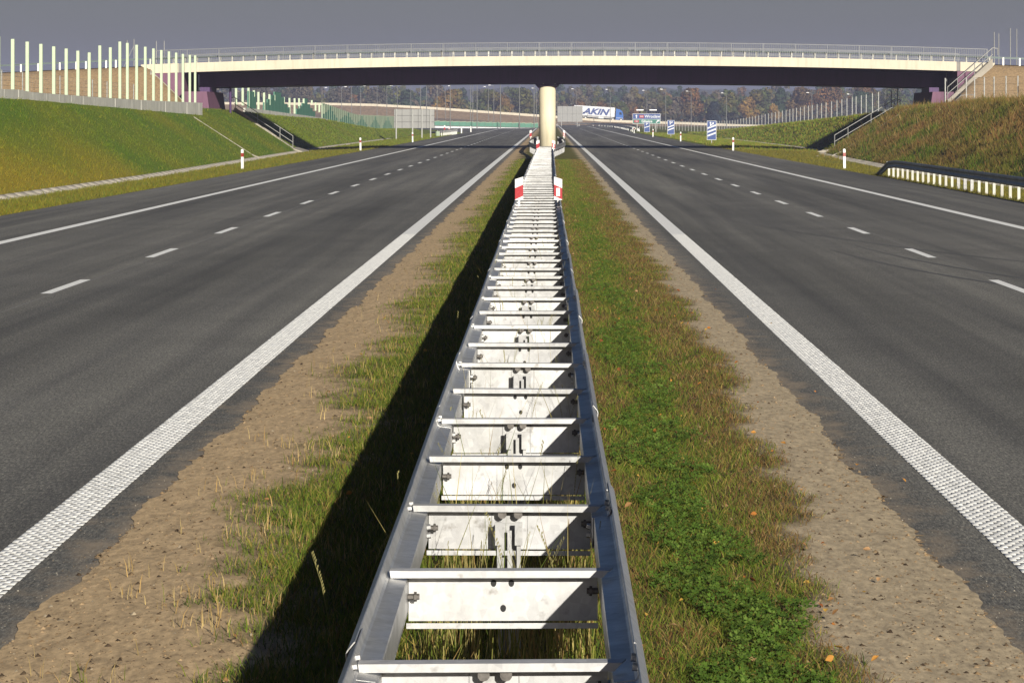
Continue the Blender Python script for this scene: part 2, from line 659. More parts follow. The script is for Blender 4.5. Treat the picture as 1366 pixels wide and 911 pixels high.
# exit lane that widens on the right, far off
o = arr_obj("road_exit", [(12.5, 540, -0.008), (13.6, 575, -0.008), (17.5, 812, -0.008), (18, 1050, -0.008), (12.5, 1050, -0.008), (12.5, 812, -0.008)], [(0, 1, 2, 3, 4, 5)], M['asphalt'])
o["kind"] = "structure"
o = arr_obj("road_slip", [(-13.05, 520, -0.006), (-13.05, 770, -0.006), (-30, 770, -0.006), (-30, 640, -0.006)], [(0, 1, 2, 3)], M['asphalt'])
o["kind"] = "structure"

# painted lines
ZP = 0.004
strip("road_marking", -10.42, -10.18, -30, 765, ZP, M['white'], 20)
strip("road_marking", 9.94, 10.18, -30, 940, ZP, M['white'], 20)
TX = 70.0                    # the profiled lines are built block by block up to here
strip("road_marking", -2.97, -2.69, TX, 765, ZP, M['white'], 20)
strip("road_marking", 2.445, 2.725, TX, 1100, ZP, M['white'], 20)
mb = MB()
# first dash edges measured: left from 46.4..., right about the same
for x, ph in ((-6.72, 46.4), (6.42, 46.3)):
    for k in range(-3, 58):
        y0 = ph + 12.0 * k
        if y0 < 5:
            continue
        mb.add([(x - 0.075, y0, ZP), (x + 0.075, y0, ZP), (x + 0.075, y0 + 4, ZP), (x - 0.075, y0 + 4, ZP)], [(0, 1, 2, 3)])
tag(mb.build("road_marking", M['white']), kind="structure")

# paving joint beside the left dashes and old tyre marks on the right carriageway
M['joint'] = plain("paving_joint", (0.16, 0.155, 0.145), 0.8)
M['tyre'] = plain("tyre_mark", (0.07, 0.068, 0.064), 0.8)
strip("paving_joint", -6.625, -6.605, 10, 400, 0.0025, M['joint'], 4)
strip("paving_joint", 6.53, 6.55, 10, 400, 0.0025, M['joint'], 4)


def tyre_mark(pts, w):
    V, T = [], []
    n = 40
    for i in range(n + 1):
        t = i / n
        a = [(1 - t) ** 2 * pts[0][k] + 2 * t * (1 - t) * pts[1][k] + t * t * pts[2][k] for k in (0, 1)]
        ww = w * (0.3 + 0.7 * math.sin(math.pi * t))
        V += [(a[0] - ww / 2, a[1] - ww * 1.2, 0.0028), (a[0] + ww / 2, a[1] + ww * 1.2, 0.0028)]
        if i:
            T.append((2 * i - 2, 2 * i - 1, 2 * i + 1, 2 * i))
    o = arr_obj("tyre_mark", V, T, M['tyre'])
    o["kind"] = "structure"


tyre_mark([(5.0, 62), (5.6, 47), (9.3, 40)], 0.07)
tyre_mark([(5.6, 64), (6.3, 48), (9.8, 42)], 0.07)
tyre_mark([(3.6, 84), (6.5, 56), (9.9, 51)], 0.06)
tyre_mark([(-9.8, 66), (-7.2, 72), (-3.4, 88)], 0.07)
tyre_mark([(-9.7, 54), (-8.0, 60), (-5.0, 64)], 0.07)

# profiled edge lines: small raised white blocks in staggered columns
for cx, nm in ((-2.83, "l"), (2.585, "r")):
    V, T = [], []
    ncol = 9
    pw = 0.28 / ncol
    for c in range(ncol):
        x0 = cx - 0.14 + c * pw
        ys = np.arange(9.0 + (0.08 if c % 2 else 0), TX, 0.16)
        for y in ys:
            jx = random.uniform(-0.002, 0.002)
            ln = 0.122 + random.uniform(-0.022, 0.014)
            n = len(V)
            a, b = x0 + jx - 0.001, x0 + pw + jx + 0.001
            z1 = 0.0050 + random.uniform(-0.001, 0.001) + (0.0006 if c % 2 else 0)
            V += [(a, y, 0.002), (b, y, 0.002), (b, y + ln, 0.002), (a, y + ln, 0.002), (a + .002, y + .006, z1), (b - .002, y + .006, z1), (b - .002, y + ln - .006, z1), (a + .002, y + ln - .006, z1)]
            T += [(n + 4, n + 5, n + 6, n + 7), (n, n + 1, n + 5, n + 4), (n + 1, n + 2, n + 6, n + 5), (n + 2, n + 3, n + 7, n + 6), (n + 3, n, n + 4, n + 7)]
    o = arr_obj("road_marking", V, T, M['white'])
    o["kind"] = "structure"


# ------------------------------------------------------------------ median ground
def medz(X, Y):
    e = np.minimum(X - AL, AR - X)
    base = 0.006 + 0.05 * np.clip(e / 0.8, 0, 1)
    rough = np.clip(e / 0.15, 0, 1)
    return base + rough * (0.008 * vnoise(X * 5, Y * 2, 1, 3) + 0.003 * vnoise(X * 17, Y * 7, 1, 4) + 0.0015 * vnoise(X * 41, Y * 17, 1, 9))


SOIL = np.array([0.47, 0.34, 0.20])
SOILG = np.array([0.40, 0.32, 0.215])
DARKS = np.array([0.10, 0.065, 0.032])


def edgeL(Y):
    return AL + 0.045 * np.sin(Y * 1.1) * np.sin(Y * 0.37 + 1) + 0.022 * np.sin(Y * 2.9 + 0.6) + 0.012 * np.sin(Y * 7.3) + 0.006 * np.sin(Y * 19)


def edgeR(Y):
    return AR + 0.045 * np.sin(Y * 0.9 + 2) * np.sin(Y * 0.31) + 0.022 * np.sin(Y * 2.6) + 0.012 * np.sin(Y * 6.7 + 1) + 0.006 * np.sin(Y * 21)


def grassL(X, Y):
    """amount of grass 0..1 on the median left of the barrier"""
    b = np.interp(Y, [14.7, 20, 31, 60, 150], [-1.72, -1.86, -1.98, -2.0, -2.05]) + 0.13 * np.sin(Y * 0.55) + 0.09 * np.sin(Y * 1.7 + 1) + 0.12 * vnoise(X * 3, Y * 2, 1, 7)
    t = (X - b) / 0.55
    return np.clip(t + 0.40 * vnoise(X * 5, Y * 3, 1, 2) + 0.25 * vnoise(X * 13, Y * 6, 1, 8) - 0.1, 0, 1)


def grassR(X, Y):
    b = np.interp(Y, [14.7, 20, 31, 60, 150], [1.36, 1.50, 1.72, 1.80, 1.84]) + 0.08 * np.sin(Y * 0.6 + 1) + 0.06 * np.sin(Y * 1.9) + 0.09 * vnoise(X * 3, Y * 2, 1, 17)
    return np.clip((b - X) / 0.22 + 0.35 * vnoise(X * 5, Y * 3, 1, 12) + 0.2 * vnoise(X * 13, Y * 6, 1, 18), 0, 1)


def medcol(X, Y):
    gl = np.where(X < -0.2, grassL(X, Y), grassR(X, Y))
    soil = np.where((X < -0.2)[:, None], SOIL, SOILG)
    gc = np.where((X < -0.2)[:, None], np.array([0.085, 0.070, 0.022]), np.array([0.075, 0.052, 0.020]))  # ground under grass darkened, depth between the blades put into the colour
    far = np.clip((Y - 40) / 60, 0, 1)
    n = vnoise(X * 2.2, Y * 0.5, 1, 21)
    fg = lerp(np.array([0.075, 0.092, 0.016]), np.array([0.135, 0.100, 0.022]), np.clip(0.45 + 0.7 * n, 0, 1))
    gc = lerp(gc, fg, far)
    return lerp(soil, gc, gl)


def median_sheet(name, ys, nx):
    Y = np.repeat(ys[:, None], nx, 1)
    u = np.linspace(0, 1, nx)
    xl, xr = edgeL(ys)[:, None], edgeR(ys)[:, None]
    X = xl + (xr - xl) * u[None, :]
    Z = medz(X, Y)
    Z[:, 0] = 0.0045
    Z[:, -1] = 0.0045
    V = np.stack([X.ravel(), Y.ravel(), Z.ravel()], 1)
    ny = len(ys)
    i = (np.arange(nx - 1)[None, :] + np.arange(ny - 1)[:, None] * nx).ravel()
    T = np.stack([i, i + 1, i + nx + 1, i + nx], 1)
    o = arr_obj(name, V, T, M['median'], col=medcol(X.ravel(), Y.ravel()), smooth=True)
    o["kind"] = "structure"


median_sheet("ground_median", np.arange(5, 45, 0.045), 100)
median_sheet("ground_median", np.concatenate([np.arange(44.96, 110, 0.12), np.arange(110, 300, 0.5), np.arange(300, 770, 4)]), 44)


# ------------------------------------------------------------------ blades of grass and weeds
def blades(name, P, h, w, lean, col, mat=None, seg=2, kind="stuff"):
    """P n x 3 roots; h, w arrays; lean = sideways tip offset per height; col n x 3"""
    n = len(P)
    ang = rng.uniform(0, 2 * np.pi, n)
    side = np.stack([np.cos(ang), np.sin(ang) * 0.35, np.zeros(n)], 1)
    la = rng.uniform(0, 2 * np.pi, n)
    lv = np.stack([np.cos(la), np.sin(la), np.zeros(n)], 1) * (lean * h)[:, None]
    up = np.array([0, 0, 1.0])
    w2 = (w / 2)[:, None] * side
    if seg == 1:
        V = np.stack([P - w2, P + w2, P + lv + up * h[:, None]], 1).reshape(-1, 3)
        T = np.arange(3 * n).reshape(-1, 3)
        C = np.repeat(col, 3, 0)
    else:
        mid = P + lv * 0.35 + up * (h * 0.6)[:, None]
        tip = P + lv + up * (h * 0.98)[:, None]
        V = np.stack([P - w2, P + w2, mid - w2 * 0.7, mid + w2 * 0.7, tip], 1).reshape(-1, 3)
        b = np.arange(n) * 5
        T = np.concatenate([np.stack([b, b + 1, b + 3], 1), np.stack([b, b + 3, b + 2], 1), np.stack([b + 2, b + 3, b + 4], 1)])
        C = np.repeat(col, 5, 0)
    o = arr_obj(name, V, T, mat or M['blade'], col=C)
    o["kind"] = kind
    return o


def cols(n, palette, weights):
    p = np.array(palette)
    i = rng.choice(len(p), n, p=np.array(weights) / np.sum(weights))
    return p[i] * rng.uniform(0.7, 1.3, n)[:, None]


def on_median(X, Y):
    return np.stack([X, Y, medz(X, Y) - 0.006], 1)


def ydist(n, a, b, p=1.0):
    """more samples near the camera: density ~ 1/y^p"""
    u = rng.uniform(0, 1, n)
    if p == 1:
        return a * (b / a) ** u
    q = 1 - p
    return (a ** q + u * (b ** q - a ** q)) ** (1 / q)


PG = [(0.078, 0.118, 0.012), (0.118, 0.135, 0.018), (0.040, 0.068, 0.010), (0.24, 0.18, 0.05), (0.17, 0.09, 0.03)]

# left of the barrier
n = 150000
Y = ydist(n, 13.5, 190, 1.35)
X = rng.uniform(-2.3, -0.62, n)
k = rng.uniform(0, 1, n) < grassL(X, Y) ** 1.7
X, Y = X[k], Y[k]
n = len(X)
sz = np.interp(Y, [14, 40, 190], [1, 1.3, 2.8])
blades("grass", on_median(X, Y), rng.uniform(0.025, 0.085, n), rng.uniform(0.003, 0.006, n) * sz ** 1.5, rng.uniform(0.2, 1.0, n), cols(n, PG, [3, 3, 1.5, 1.3, 0.3]))

# dry stubble on the sandy strip and grass fringe, left
n = 5200
Y = ydist(n, 13.5, 70, 1.3)
X = rng.uniform(-2.3, -1.0, n)
cl = vnoise(X * 3.1, Y * 1.3, 1, 41) + vnoise(X * 8, Y * 4, 1, 42) * 0.6
k = (cl > 0.28) & (X > -2.25 + 0.5 * rng.uniform(0, 1, n))
X, Y = X[k], Y[k]
n = len(X)
blades("dry_grass", on_median(X, Y), rng.uniform(0.04, 0.13, n), rng.uniform(0.004, 0.007, n), rng.uniform(0.05, 0.5, n), cols(n, [(0.36, 0.27, 0.12), (0.30, 0.20, 0.08), (0.12, 0.13, 0.03)], [3, 2, 1.2]))

# right of the barrier
n = 165000
Y = ydist(n, 13.5, 190, 1.35)
X = rng.uniform(0.22, 2.0, n)
patch = 0.75 * np.exp(-((X - 0.78 - 0.12 * np.sin(Y * 0.5)) / 0.3) ** 2) - 0.15 + 0.45 * vnoise(X * 2.3, Y * 0.35, 1, 51) + 0.5 * vnoise(X * 6, Y * 1.6, 1, 52)
k = rng.uniform(0, 1, n) < grassR(X, Y) ** 1.2
X, Y, patch = X[k], Y[k], patch[k]
n = len(X)
dry = np.clip(0.5 - patch * 0.9 + 0.22 * np.clip((X - 0.95) / 0.3, 0, 1) + 0.35 * np.clip((0.42 - X) / 0.12, 0, 1), 0, 1)
ca = cols(n, PG, [3, 3, 1.5, 0.8, 0.2])
cb = cols(n, [(0.16, 0.10, 0.035), (0.12, 0.062, 0.025), (0.21, 0.16, 0.06), (0.09, 0.10, 0.018), (0.06, 0.045, 0.02)], [3, 2.4, 1.4, 3, 1.6])
pick = (rng.uniform(0, 1, n) < dry)[:, None]
sz = np.interp(Y, [14, 40, 190], [1, 1.3, 2.8])
blades("grass", on_median(X, Y), rng.uniform(0.02, 0.07, n), rng.uniform(0.003, 0.006, n) * sz ** 1.5, rng.uniform(0.3, 1.3, n), np.where(pick, cb, ca))

# clover: leaves of three leaflets on short stalks, in patches
n = 26000
Y = ydist(n, 13.5, 90, 1.5)
X = rng.uniform(0.30, 1.55, n)
pc = 0.35 * vnoise(X * 2.3, Y * 0.35, 1, 51) + 0.40 * vnoise(X * 5, Y * 1.5, 1, 53) + 0.72 * np.exp(-((X - 0.78 - 0.12 * np.sin(Y * 0.5)) / 0.30) ** 2) - 0.12
k = (pc > 0.36) & (X < 1.45)
X, Y = X[k], Y[k]
n = len(X)
base = on_median(X, Y)
hh = rng.uniform(0.03, 0.075, n)
c = base + np.stack([rng.uniform(-.02, .02, n), rng.uniform(-.02, .02, n), hh], 1)
r = rng.uniform(0.010, 0.019, n)
a0 = rng.uniform(0, 2 * np.pi, n)
tx, ty = rng.uniform(-0.5, 0.5, n), rng.uniform(-0.75, 0.15, n)
Vs = []
for q in range(3):
    a = a0 + q * 2.094
    pts = []
    for (rr, da) in ((0.08, 0), (0.75, -0.62), (1.25, -0.33), (1.05, 0), (1.25, 0.33), (0.75, 0.62)):
        dx, dy = np.cos(a + da) * rr * r, np.sin(a + da) * rr * r
        pts.append(np.stack([c[:, 0] + dx, c[:, 1] + dy, c[:, 2] + dx * tx - dy * ty + (0.25 * r if rr > 1.2 else 0)], 1))
    Vs.append(np.stack(pts, 1))
V = np.concatenate(Vs, 1).reshape(-1, 3)
T = np.arange(len(V)).reshape(-1, 6)
C = np.repeat(cols(n, [(0.062, 0.110, 0.014), (0.045, 0.085, 0.012), (0.095, 0.145, 0.026)], [3, 2, 1.4]), 18, 0)
o = arr_obj("clover", V, T, M['blade'], col=C)
o["kind"] = "stuff"

# tall weeds that stand inside the barrier
n = 5200
Y = ydist(n, 13.0, 75, 1.1)
cx = np.interp(Y, [8, 18, 34, 64, 95], [-.165, -.178, -.195, -.225, -.26])
X = cx + rng.uniform(-0.36, 0.36, n)
tall = rng.uniform(0, 1, n)
hgt = np.where(tall > 0.94, rng.uniform(0.55, 0.85, n), rng.uniform(0.12, 0.42, n))
blades("tall_grass", on_median(X, Y), hgt, rng.uniform(0.004, 0.008, n), rng.uniform(0.05, 0.4, n), cols(n, [(0.30, 0.25, 0.09), (0.17, 0.17, 0.04), (0.09, 0.12, 0.02), (0.24, 0.16, 0.06)], [3, 2.4, 1.5, 1.5]))
# grass under the barrier, and the row in its shade
n = 16000
Y = ydist(n, 13.0, 100, 1.4)
X = rng.uniform(-0.65, 0.3, n)
blades("grass", on_median(X, Y), rng.uniform(0.04, 0.13, n), rng.uniform(0.004, 0.008, n), rng.uniform(0.2, 0.9, n), cols(n, PG, [2, 3, 1.5, 1.5, 0.5]))
# a few stray stalks leaning out on the shaded side, and flowering stalks with seed heads
V, T = [], []
for i in range(170):
    y = float(ydist(1, 13, 50, 1.0)[0])
    x = float(np.interp(y, [8, 34, 64], [-.165, -.195, -.225])) + random.uniform(-0.33, 0.34)
    if i % 16 == 0:
        x = random.uniform(-0.85, -0.66)
    hgt = random.uniform(0.5, 0.85)
    bx, by = random.uniform(-0.16, 0.16), random.uniform(-0.15, 0.15)
    pts = [Vector((x + bx * t * t, y + by * t * t, 0.03 + hgt * (t - 0.12 * t * t * t))) for t in (0, .25, .5, .75, 1)]
    for j in range(4):
        a, b = pts[j], pts[j + 1]
        w = 0.0026 - 0.0004 * j
        n0 = len(V)
        V += [a - Vector((w / 2, 0, 0)), a + Vector((w / 2, 0, 0)), b + Vector((w / 2, 0, 0)), b - Vector((w / 2, 0, 0))]
        T.append((n0, n0 + 1, n0 + 2, n0 + 3))
    for j in range(14):
        t = 0.68 + 0.32 * j / 14
        q = pts[0].lerp(pts[4], 1)
        p = Vector((x + bx * t * t, y + by * t * t, 0.03 + hgt * (t - 0.12 * t * t * t)))
        s = random.choice((-1, 1)) * (0.005 if i % 4 == 0 else 0.0022)
        n0 = len(V)
        V += [p, p + Vector((s, 0, 0.006)), p + Vector((s * 1.2, 0, 0.016)), p + Vector((0, 0, 0.012))]
        T.append((n0, n0 + 1, n0 + 2, n0 + 3))
V = np.array([tuple(v) for v in V])
o = arr_obj("flowering_grass", V, T, M['blade'], col=np.tile(np.array([[0.20, 0.18, 0.07]]), (len(V), 1)))
o["kind"] = "stuff"


# clods, pebbles and crumbs on the sandy strips
def clods(name, X, Y, s, col):
    n = len(X)
    base = np.array([(1, 0, 0), (0.2, 0.9, 0), (-0.8, 0.4, 0), (-0.5, -0.8, 0), (0.5, -0.8, 0), (0.1, 0.0, 0.9), (-0.2, 0.3, 0.7)])
    V = base[None] * s[:, None, None] * rng.uniform(0.6, 1.4, (n, 7, 3))
    V[:, :, 2] *= 0.75
    ang = rng.uniform(0, 6.28, n)
    ca, sa = np.cos(ang)[:, None], np.sin(ang)[:, None]
    x, y = V[:, :, 0] * ca - V[:, :, 1] * sa, V[:, :, 0] * sa + V[:, :, 1] * ca
    V[:, :, 0] = x + X[:, None]
    V[:, :, 1] = y + Y[:, None]
    V[:, :, 2] += (np.where((X > AL) & (X < AR), medz(X, Y), 0.002) - 0.2 * s)[:, None]
    tri = np.array([(0, 1, 5), (1, 2, 6), (1, 6, 5), (2, 3, 6), (3, 5, 6), (3, 4, 5), (4, 0, 5)])
    T = (tri[None] + (np.arange(n) * 7)[:, None, None]).reshape(-1, 3)
    o = arr_obj(name, V.reshape(-1, 3), T, M['blade'], col=np.repeat(col, 7, 0))
    o["kind"] = "stuff"


n = 42000
Y = ydist(n, 13.5, 75, 1.5)
X = np.where(rng.uniform(0, 1, n) < 0.55, rng.uniform(-2.42, -1.15, n), rng.uniform(1.0, 2.07, n))
s = np.abs(rng.normal(0, 1, n)) ** 2.4 * 0.0022 + 0.0022
s = np.clip(s, 0, 0.022)
clods("gravel", X, Y, s, cols(n, [(0.38, 0.27, 0.16), (0.30, 0.205, 0.115), (0.38, 0.31, 0.22), (0.10, 0.070, 0.045)], [3, 3, 0.5, 2.4]))
n = 900
Y = ydist(n, 13.5, 60, 1.3)
X = np.where(rng.uniform(0, 1, n) < 0.5, AL - np.abs(rng.normal(0, 0.16, n)), AR + np.abs(rng.normal(0, 0.16, n)))
clods("grit", X, Y, rng.uniform(0.002, 0.006, n), cols(n, [(0.42, 0.38, 0.32), (0.28, 0.22, 0.15)], [1, 1]))

# sand blown over the edge of the asphalt: thin tongues
V, T = [], []
for i in range(90):
    y = float(ydist(1, 13, 60, 1.2)[0])
    leftside = i % 2 == 0
    e = float(edgeL(np.array(y))) if leftside else float(edgeR(np.array(y)))
    sgn = -1 if leftside else 1
    l, w = random.uniform(0.02, 0.06), random.uniform(0.03, 0.10)
    n0 = len(V)
    z = 0.0032
    V += [(e - sgn * 0.02, y - w, z), (e + sgn * l * 0.5, y - w * 0.5, z), (e + sgn * l, y + w * .1, z), (e + sgn * l * 0.4, y + w * 0.6, z), (e - sgn * 0.02, y + w, z)]
    T.append((n0, n0 + 1, n0 + 2, n0 + 3, n0 + 4))
o = arr_obj("blown_sand", V, T, M['soil'])
o["kind"] = "stuff"

# fallen autumn leaves
V, T, C = [], [], []
for i in range(230):
    y = float(ydist(1, 13.5, 75, 1.2)[0])
    x = random.uniform(0.3, 1.75) if i % 7 else random.uniform(-1.9, -0.75)
    if i % 23 == 0:
        x = random.uniform(2.0, 2.6)
    z = 0.012 if x > AR else float(medz(np.array(x), np.array(y))) + random.uniform(0.015, 0.055)
    r = random.uniform(0.008, 0.022)
    a = random.uniform(0, 6.28)
    nrm = Matrix.Rotation(a, 3, 'Z') @ Matrix.Rotation(random.uniform(-1.2, 1.2), 3, 'X') @ Matrix.Rotation(random.uniform(-0.8, 0.8), 3, 'Y')
    prof = [(-1.3, 0, 0), (-0.5, 0.6, 0.2), (0.2, 0.75, 0.3), (0.6, 0.45, 0.2), (1.2, 0, 0), (0.6, -0.5, 0.25), (0.1, -0.7, 0.35), (-0.6, -0.5, 0.2)]
    n0 = len(V)
    col = random.choice([(0.42, 0.20, 0.045), (0.34, 0.13, 0.03), (0.46, 0.28, 0.06), (0.38, 0.23, 0.12), (0.20, 0.07, 0.025), (0.26, 0.14, 0.06)])
    for p in prof + [(0, 0, -0.1)]:
        q = nrm @ (Vector(p) * r)
        V.append((x + q.x, y + q.y, z + q.z))
        C.append(col)
    for j in range(8):
        T.append((n0 + 8, n0 + j, n0 + (j + 1) % 8))
o = arr_obj("fallen_leaves", V, T, M['blade'], col=np.array(C))
o["kind"] = "stuff"

# ------------------------------------------------------------------ grass on the verges and banks
def bank_grass(name, side, n, d0, d1, a0, a1, h0, h1, w, pal, wt, p=1.5, mask=None, mixg=0.6):
    Y = ydist(n, d0, d1, p)
    a = rng.uniform(a0, a1, n)
    X = side * a
    toe = toeL(Y) if side < 0 else toeR(Y)
    k = (a < toe - 0.05) | (a > toe + 0.7)
    z = height(X, Y)
    top = topL(Y) if side < 0 else topR(Y)
    k &= z < top + 0.4
    k &= ~((Y > 251) & (Y < 261) & (a > 24))
    if mask is not None:
        k &= mask(X, Y)
    X, Y, z = X[k], Y[k], z[k]
    m = len(X)
    c = groundcol(X, Y, z) * rng.uniform(0.7, 1.35, m)[:, None]
    c2 = cols(m, pal, wt)
    c = np.where((rng.uniform(0, 1, m) < mixg)[:, None], c, c2)
    sc_ = np.interp(Y, [100, 250, 400], [1, 1.6, 2.2])
    P = np.stack([X, Y, z - 0.02], 1)
    vv = 1 + 0.6 * vnoise(X * 1.3, Y * 0.5, 1, 61)
    blades(name, P, rng.uniform(h0, h1, m) * vv, w * rng.uniform(0.6, 1.4, m) * sc_, rng.uniform(0.2, 0.9, m), c, seg=1)


bank_grass("grass", -1, 130000, 84, 300, 13.15, 24.5, 0.05, 0.15, 0.020, [(0.10, 0.14, 0.015), (0.21, 0.18, 0.025), (0.04, 0.055, 0.01)], [2, 1, 1], mixg=0.65)
bank_grass("grass", 1, 30000, 84, 300, 13.15, 18.4, 0.05, 0.14, 0.022, [(0.10, 0.11, 0.02), (0.20, 0.16, 0.03)], [2, 1], mixg=0.8)
RB = [(0.20, 0.115, 0.04), (0.13, 0.12, 0.03), (0.26, 0.18, 0.07), (0.08, 0.095, 0.02), (0.16, 0.07, 0.03)]
bank_grass("grass", 1, 70000, 135, 250, 17.6, 27, 0.10, 0.30, 0.026, RB, [3, 3, 1.0, 2, 1], mixg=0.72)
bank_grass("tall_grass", 1, 14000, 135, 240, 19.0, 27, 0.22, 0.55, 0.035, RB, [3, 3, 2, 1, 1], mixg=0.55, mask=lambda X, Y: vnoise(X * 1.4, Y * 0.5, 1.0, 81) > 0.1)
bank_grass("grass", 1, 60000, 262, 540, 14, 27, 0.10, 0.24, 0.035, [(0.24, 0.17, 0.04), (0.13, 0.19, 0.02)], [1.6, 3], p=1.2, mixg=0.3)  # palette raised to stand in for sun this slope barely gets

bank_grass("grass", -1, 45000, 275, 540, 13.3, 25.2, 0.06, 0.18, 0.035, [(0.17, 0.15, 0.03), (0.12, 0.16, 0.02)], [1, 3], p=1.2, mixg=0.5)

# ------------------------------------------------------------------ gutters
def gutter(name, side, d0, d1, label):
    root = empty(name, (side * 17.2, d0, -0.2))
    tag(root, label, "gutter")
    inv = root.location
    toef = toeL if side < 0 else toeR
    me_v = []
    d = d0
    k = 0
    stuffV, stuffT = [], []
    step = 2.0
    while d < d1:
        t0, t1 = float(toef(np.array(d))), float(toef(np.array(d + step)))
        n0 = 0
        prof = [(-0.02, -0.20), (0.10, -0.215), (0.30, -0.25), (0.50, -0.20), (0.66, -0.12)]
        V = [(side * (t0 + q[0]) - inv.x, d + 0.02 - inv.y, q[1] - inv.z) for q in prof] + [(side * (t1 + q[0]) - inv.x, d + step - 0.02 - inv.y, q[1] - inv.z) for q in prof]
        # underside for thickness
        V += [(v[0], v[1], v[2] - 0.08) for v in V]
        T = [(i, i + 1, i + 6, i + 5) for i in range(4)] + [(i + 10, i + 15, i + 16, i + 11) for i in range(4)]
        T += [(0, 5, 15, 10), (4, 14, 19, 9)]
        T += [(i, i + 10, i + 11, i + 1) for i in range(4)]
        if k < 75:
            arr_obj("gutter_slab", V, T, M['concrete_light'], root)
        else:
            b = len(stuffV)
            stuffV += V
            stuffT += [tuple(i + b for i in f) for f in T]
        k += 1
        d += step
    if stuffV:
        o = arr_obj("gutter_slabs", stuffV, stuffT, M['concrete_light'], root)
        o["kind"] = "stuff"


gutter("gutter", -1, 96, 420, "pale concrete gutter at the foot of the left grass bank")
gutter("gutter", 1, 120, 420, "concrete gutter at the foot of the right grass bank")

# ------------------------------------------------------------------ steel barrier in the median
PROF = [(0.412, 0.782), (0.415, 0.779), (0.433, 0.757), (0.438, 0.745), (0.436, 0.722), (0.424, 0.680), (0.416, 0.672), (0.352, 0.664), (0.350, 0.655),
        (0.350, 0.550), (0.352, 0.538), (0.416, 0.526), (0.424, 0.514), (0.436, 0.450), (0.438, 0.360), (0.433, 0.335), (0.412, 0.315)]  # lower wave stretched down so its shadow fills the lit gap beside it


def wbeam_mesh(name, prof, length, mat, mirror=1, bolts=True, thick=0.004):
    """open steel profile along +y, given a real thickness"""
    n = len(prof)
    P = [Vector((p[0], 0, p[1])) for p in prof]
    nor = []
    for i in range(n):
        a, b = P[max(0, i - 1)], P[min(n - 1, i + 1)]
        d = (b - a).normalized()
        nor.append(Vector((-d.z, 0, d.x)))
    outp = [p + q * thick for p, q in zip(P, nor)]
    ring = P + outp[::-1]
    m = len(ring)
    ns = 3
    V, T = [], []
    for j in range(ns + 1):
        y = length * j / ns
        V += [(mirror * p.x, y, p.z) for p in ring]
    for j in range(ns):
        for i in range(m):
            T.append((j * m + i, j * m + (i + 1) % m, (j + 1) * m + (i + 1) % m, (j + 1) * m + i))
    mb = MB().add(V, T)
    mb.add([V[i] for i in range(m)], [(i, i + 1, m - 2 - i, m - 1 - i) for i in range(n - 1)])
    mb.add([V[ns * m + i] for i in range(m)], [(i, i + 1, m - 2 - i, m - 1 - i) for i in range(n - 1)])
    if bolts:
        for y in (0.06, 0.24):
            for z, x in ((0.70, 0.426), (0.62, 0.346), (0.585, 0.346)):
                c = Vector((mirror * x, y, z))
                d = Vector((-mirror * 0.016, 0, 0.002))
                mb.bar(c, c + d, 0.026, 0.026, 6)
    return mb.mesh(name, mat)


S0, SP = 10.53, 2.135
CXP = [(0, -.150), (10, -.165), (18, -.178), (34, -.195), (64, -.225), (95, -.26), (165, -.24), (195, -.22), (300, -.17)]


def railc(D):
    return float(np.interp(D, [p[0] for p in CXP], [p[1] for p in CXP]))


bar_root = empty("median_barrier", (railc(30), 30, 0))
tag(bar_root, "long double sided galvanised crash barrier like a ladder down the middle of the median", "crash barrier")
ro = bar_root.location


def loc(x, y, z=0.0):
    return (x - ro.x, y - ro.y, z - ro.z)


SEG = SP * 2
beamL = wbeam_mesh("rail_beam", PROF, SEG + 0.30, M['galv'], -1)
beamR = wbeam_mesh("rail_beam", PROF, SEG + 0.30, M['galv'], 1)
NR = 86
D = S0 - SP * 2 - 0.15
k = 0
while D < S0 + SP * NR:
    a, b = railc(D), railc(D + SEG)
    ang = math.atan2(-(b - a), SEG)
    wob = random.uniform(-0.0015, 0.0015)
    dx = 0.004 if k % 2 else 0.0
    for me in (beamL, beamR):
        o = obj("rail_beam", me, bar_root, loc(a + (dx if me is beamR else -dx) + random.uniform(-.003, .003), D, (0.002 if k % 2 else 0) + random.uniform(-.003, .003)), (0, 0, ang + wob))
    D += SEG
    k += 1

# spacer: C section turned to the camera, web behind, lips up front
def spacer_mesh(holes):
    mb = MB()
    zt, zb = 0.698, 0.494
    # top flange wider than the web, with trimmed ends
    x0, x1, xt = -0.412, 0.372, 0.388
    mb.add([(x0, 0, zt), (x1 + 0.015, 0, zt), (x1 + 0.03, 0.075, zt), (x0, 0.075, zt), (x0, 0, zt - .004), (x1 + 0.015, 0, zt - .004), (x1 + 0.03, 0.075, zt - .004), (x0, 0.075, zt - .004)],
           [(0, 1, 2, 3), (4, 7, 6, 5), (0, 4, 5, 1), (1, 5, 6, 2), (2, 6, 7, 3), (3, 7, 4, 0)])
    # front lip
    mb.add([(x0, -0.004, zt), (x1 + 0.015, -0.004, zt), (x1 - 0.008, -0.004, zt - 0.026), (x0 + 0.004, -0.004, zt - 0.026),
            (x0, 0, zt), (x1 + 0.015, 0, zt), (x1 - 0.008, 0, zt - 0.026), (x0 + 0.004, 0, zt - 0.026)],
           [(0, 3, 2, 1), (4, 5, 6, 7), (0, 4, 7, 3), (1, 2, 6, 5), (2, 3, 7, 6), (0, 1, 5, 4)])
    # web
    mb.box(-0.346, 0.346, 0.066, 0.071, zb + 0.012, zt - 0.005)
    # bottom flange and lip
    mb.box(-0.352, 0.346, 0.0, 0.050, zb - 0.006, zb - 0.002)
    mb.box(-0.352, 0.346, -0.004, 0.0, zb - 0.006, zb + 0.014)
    return mb


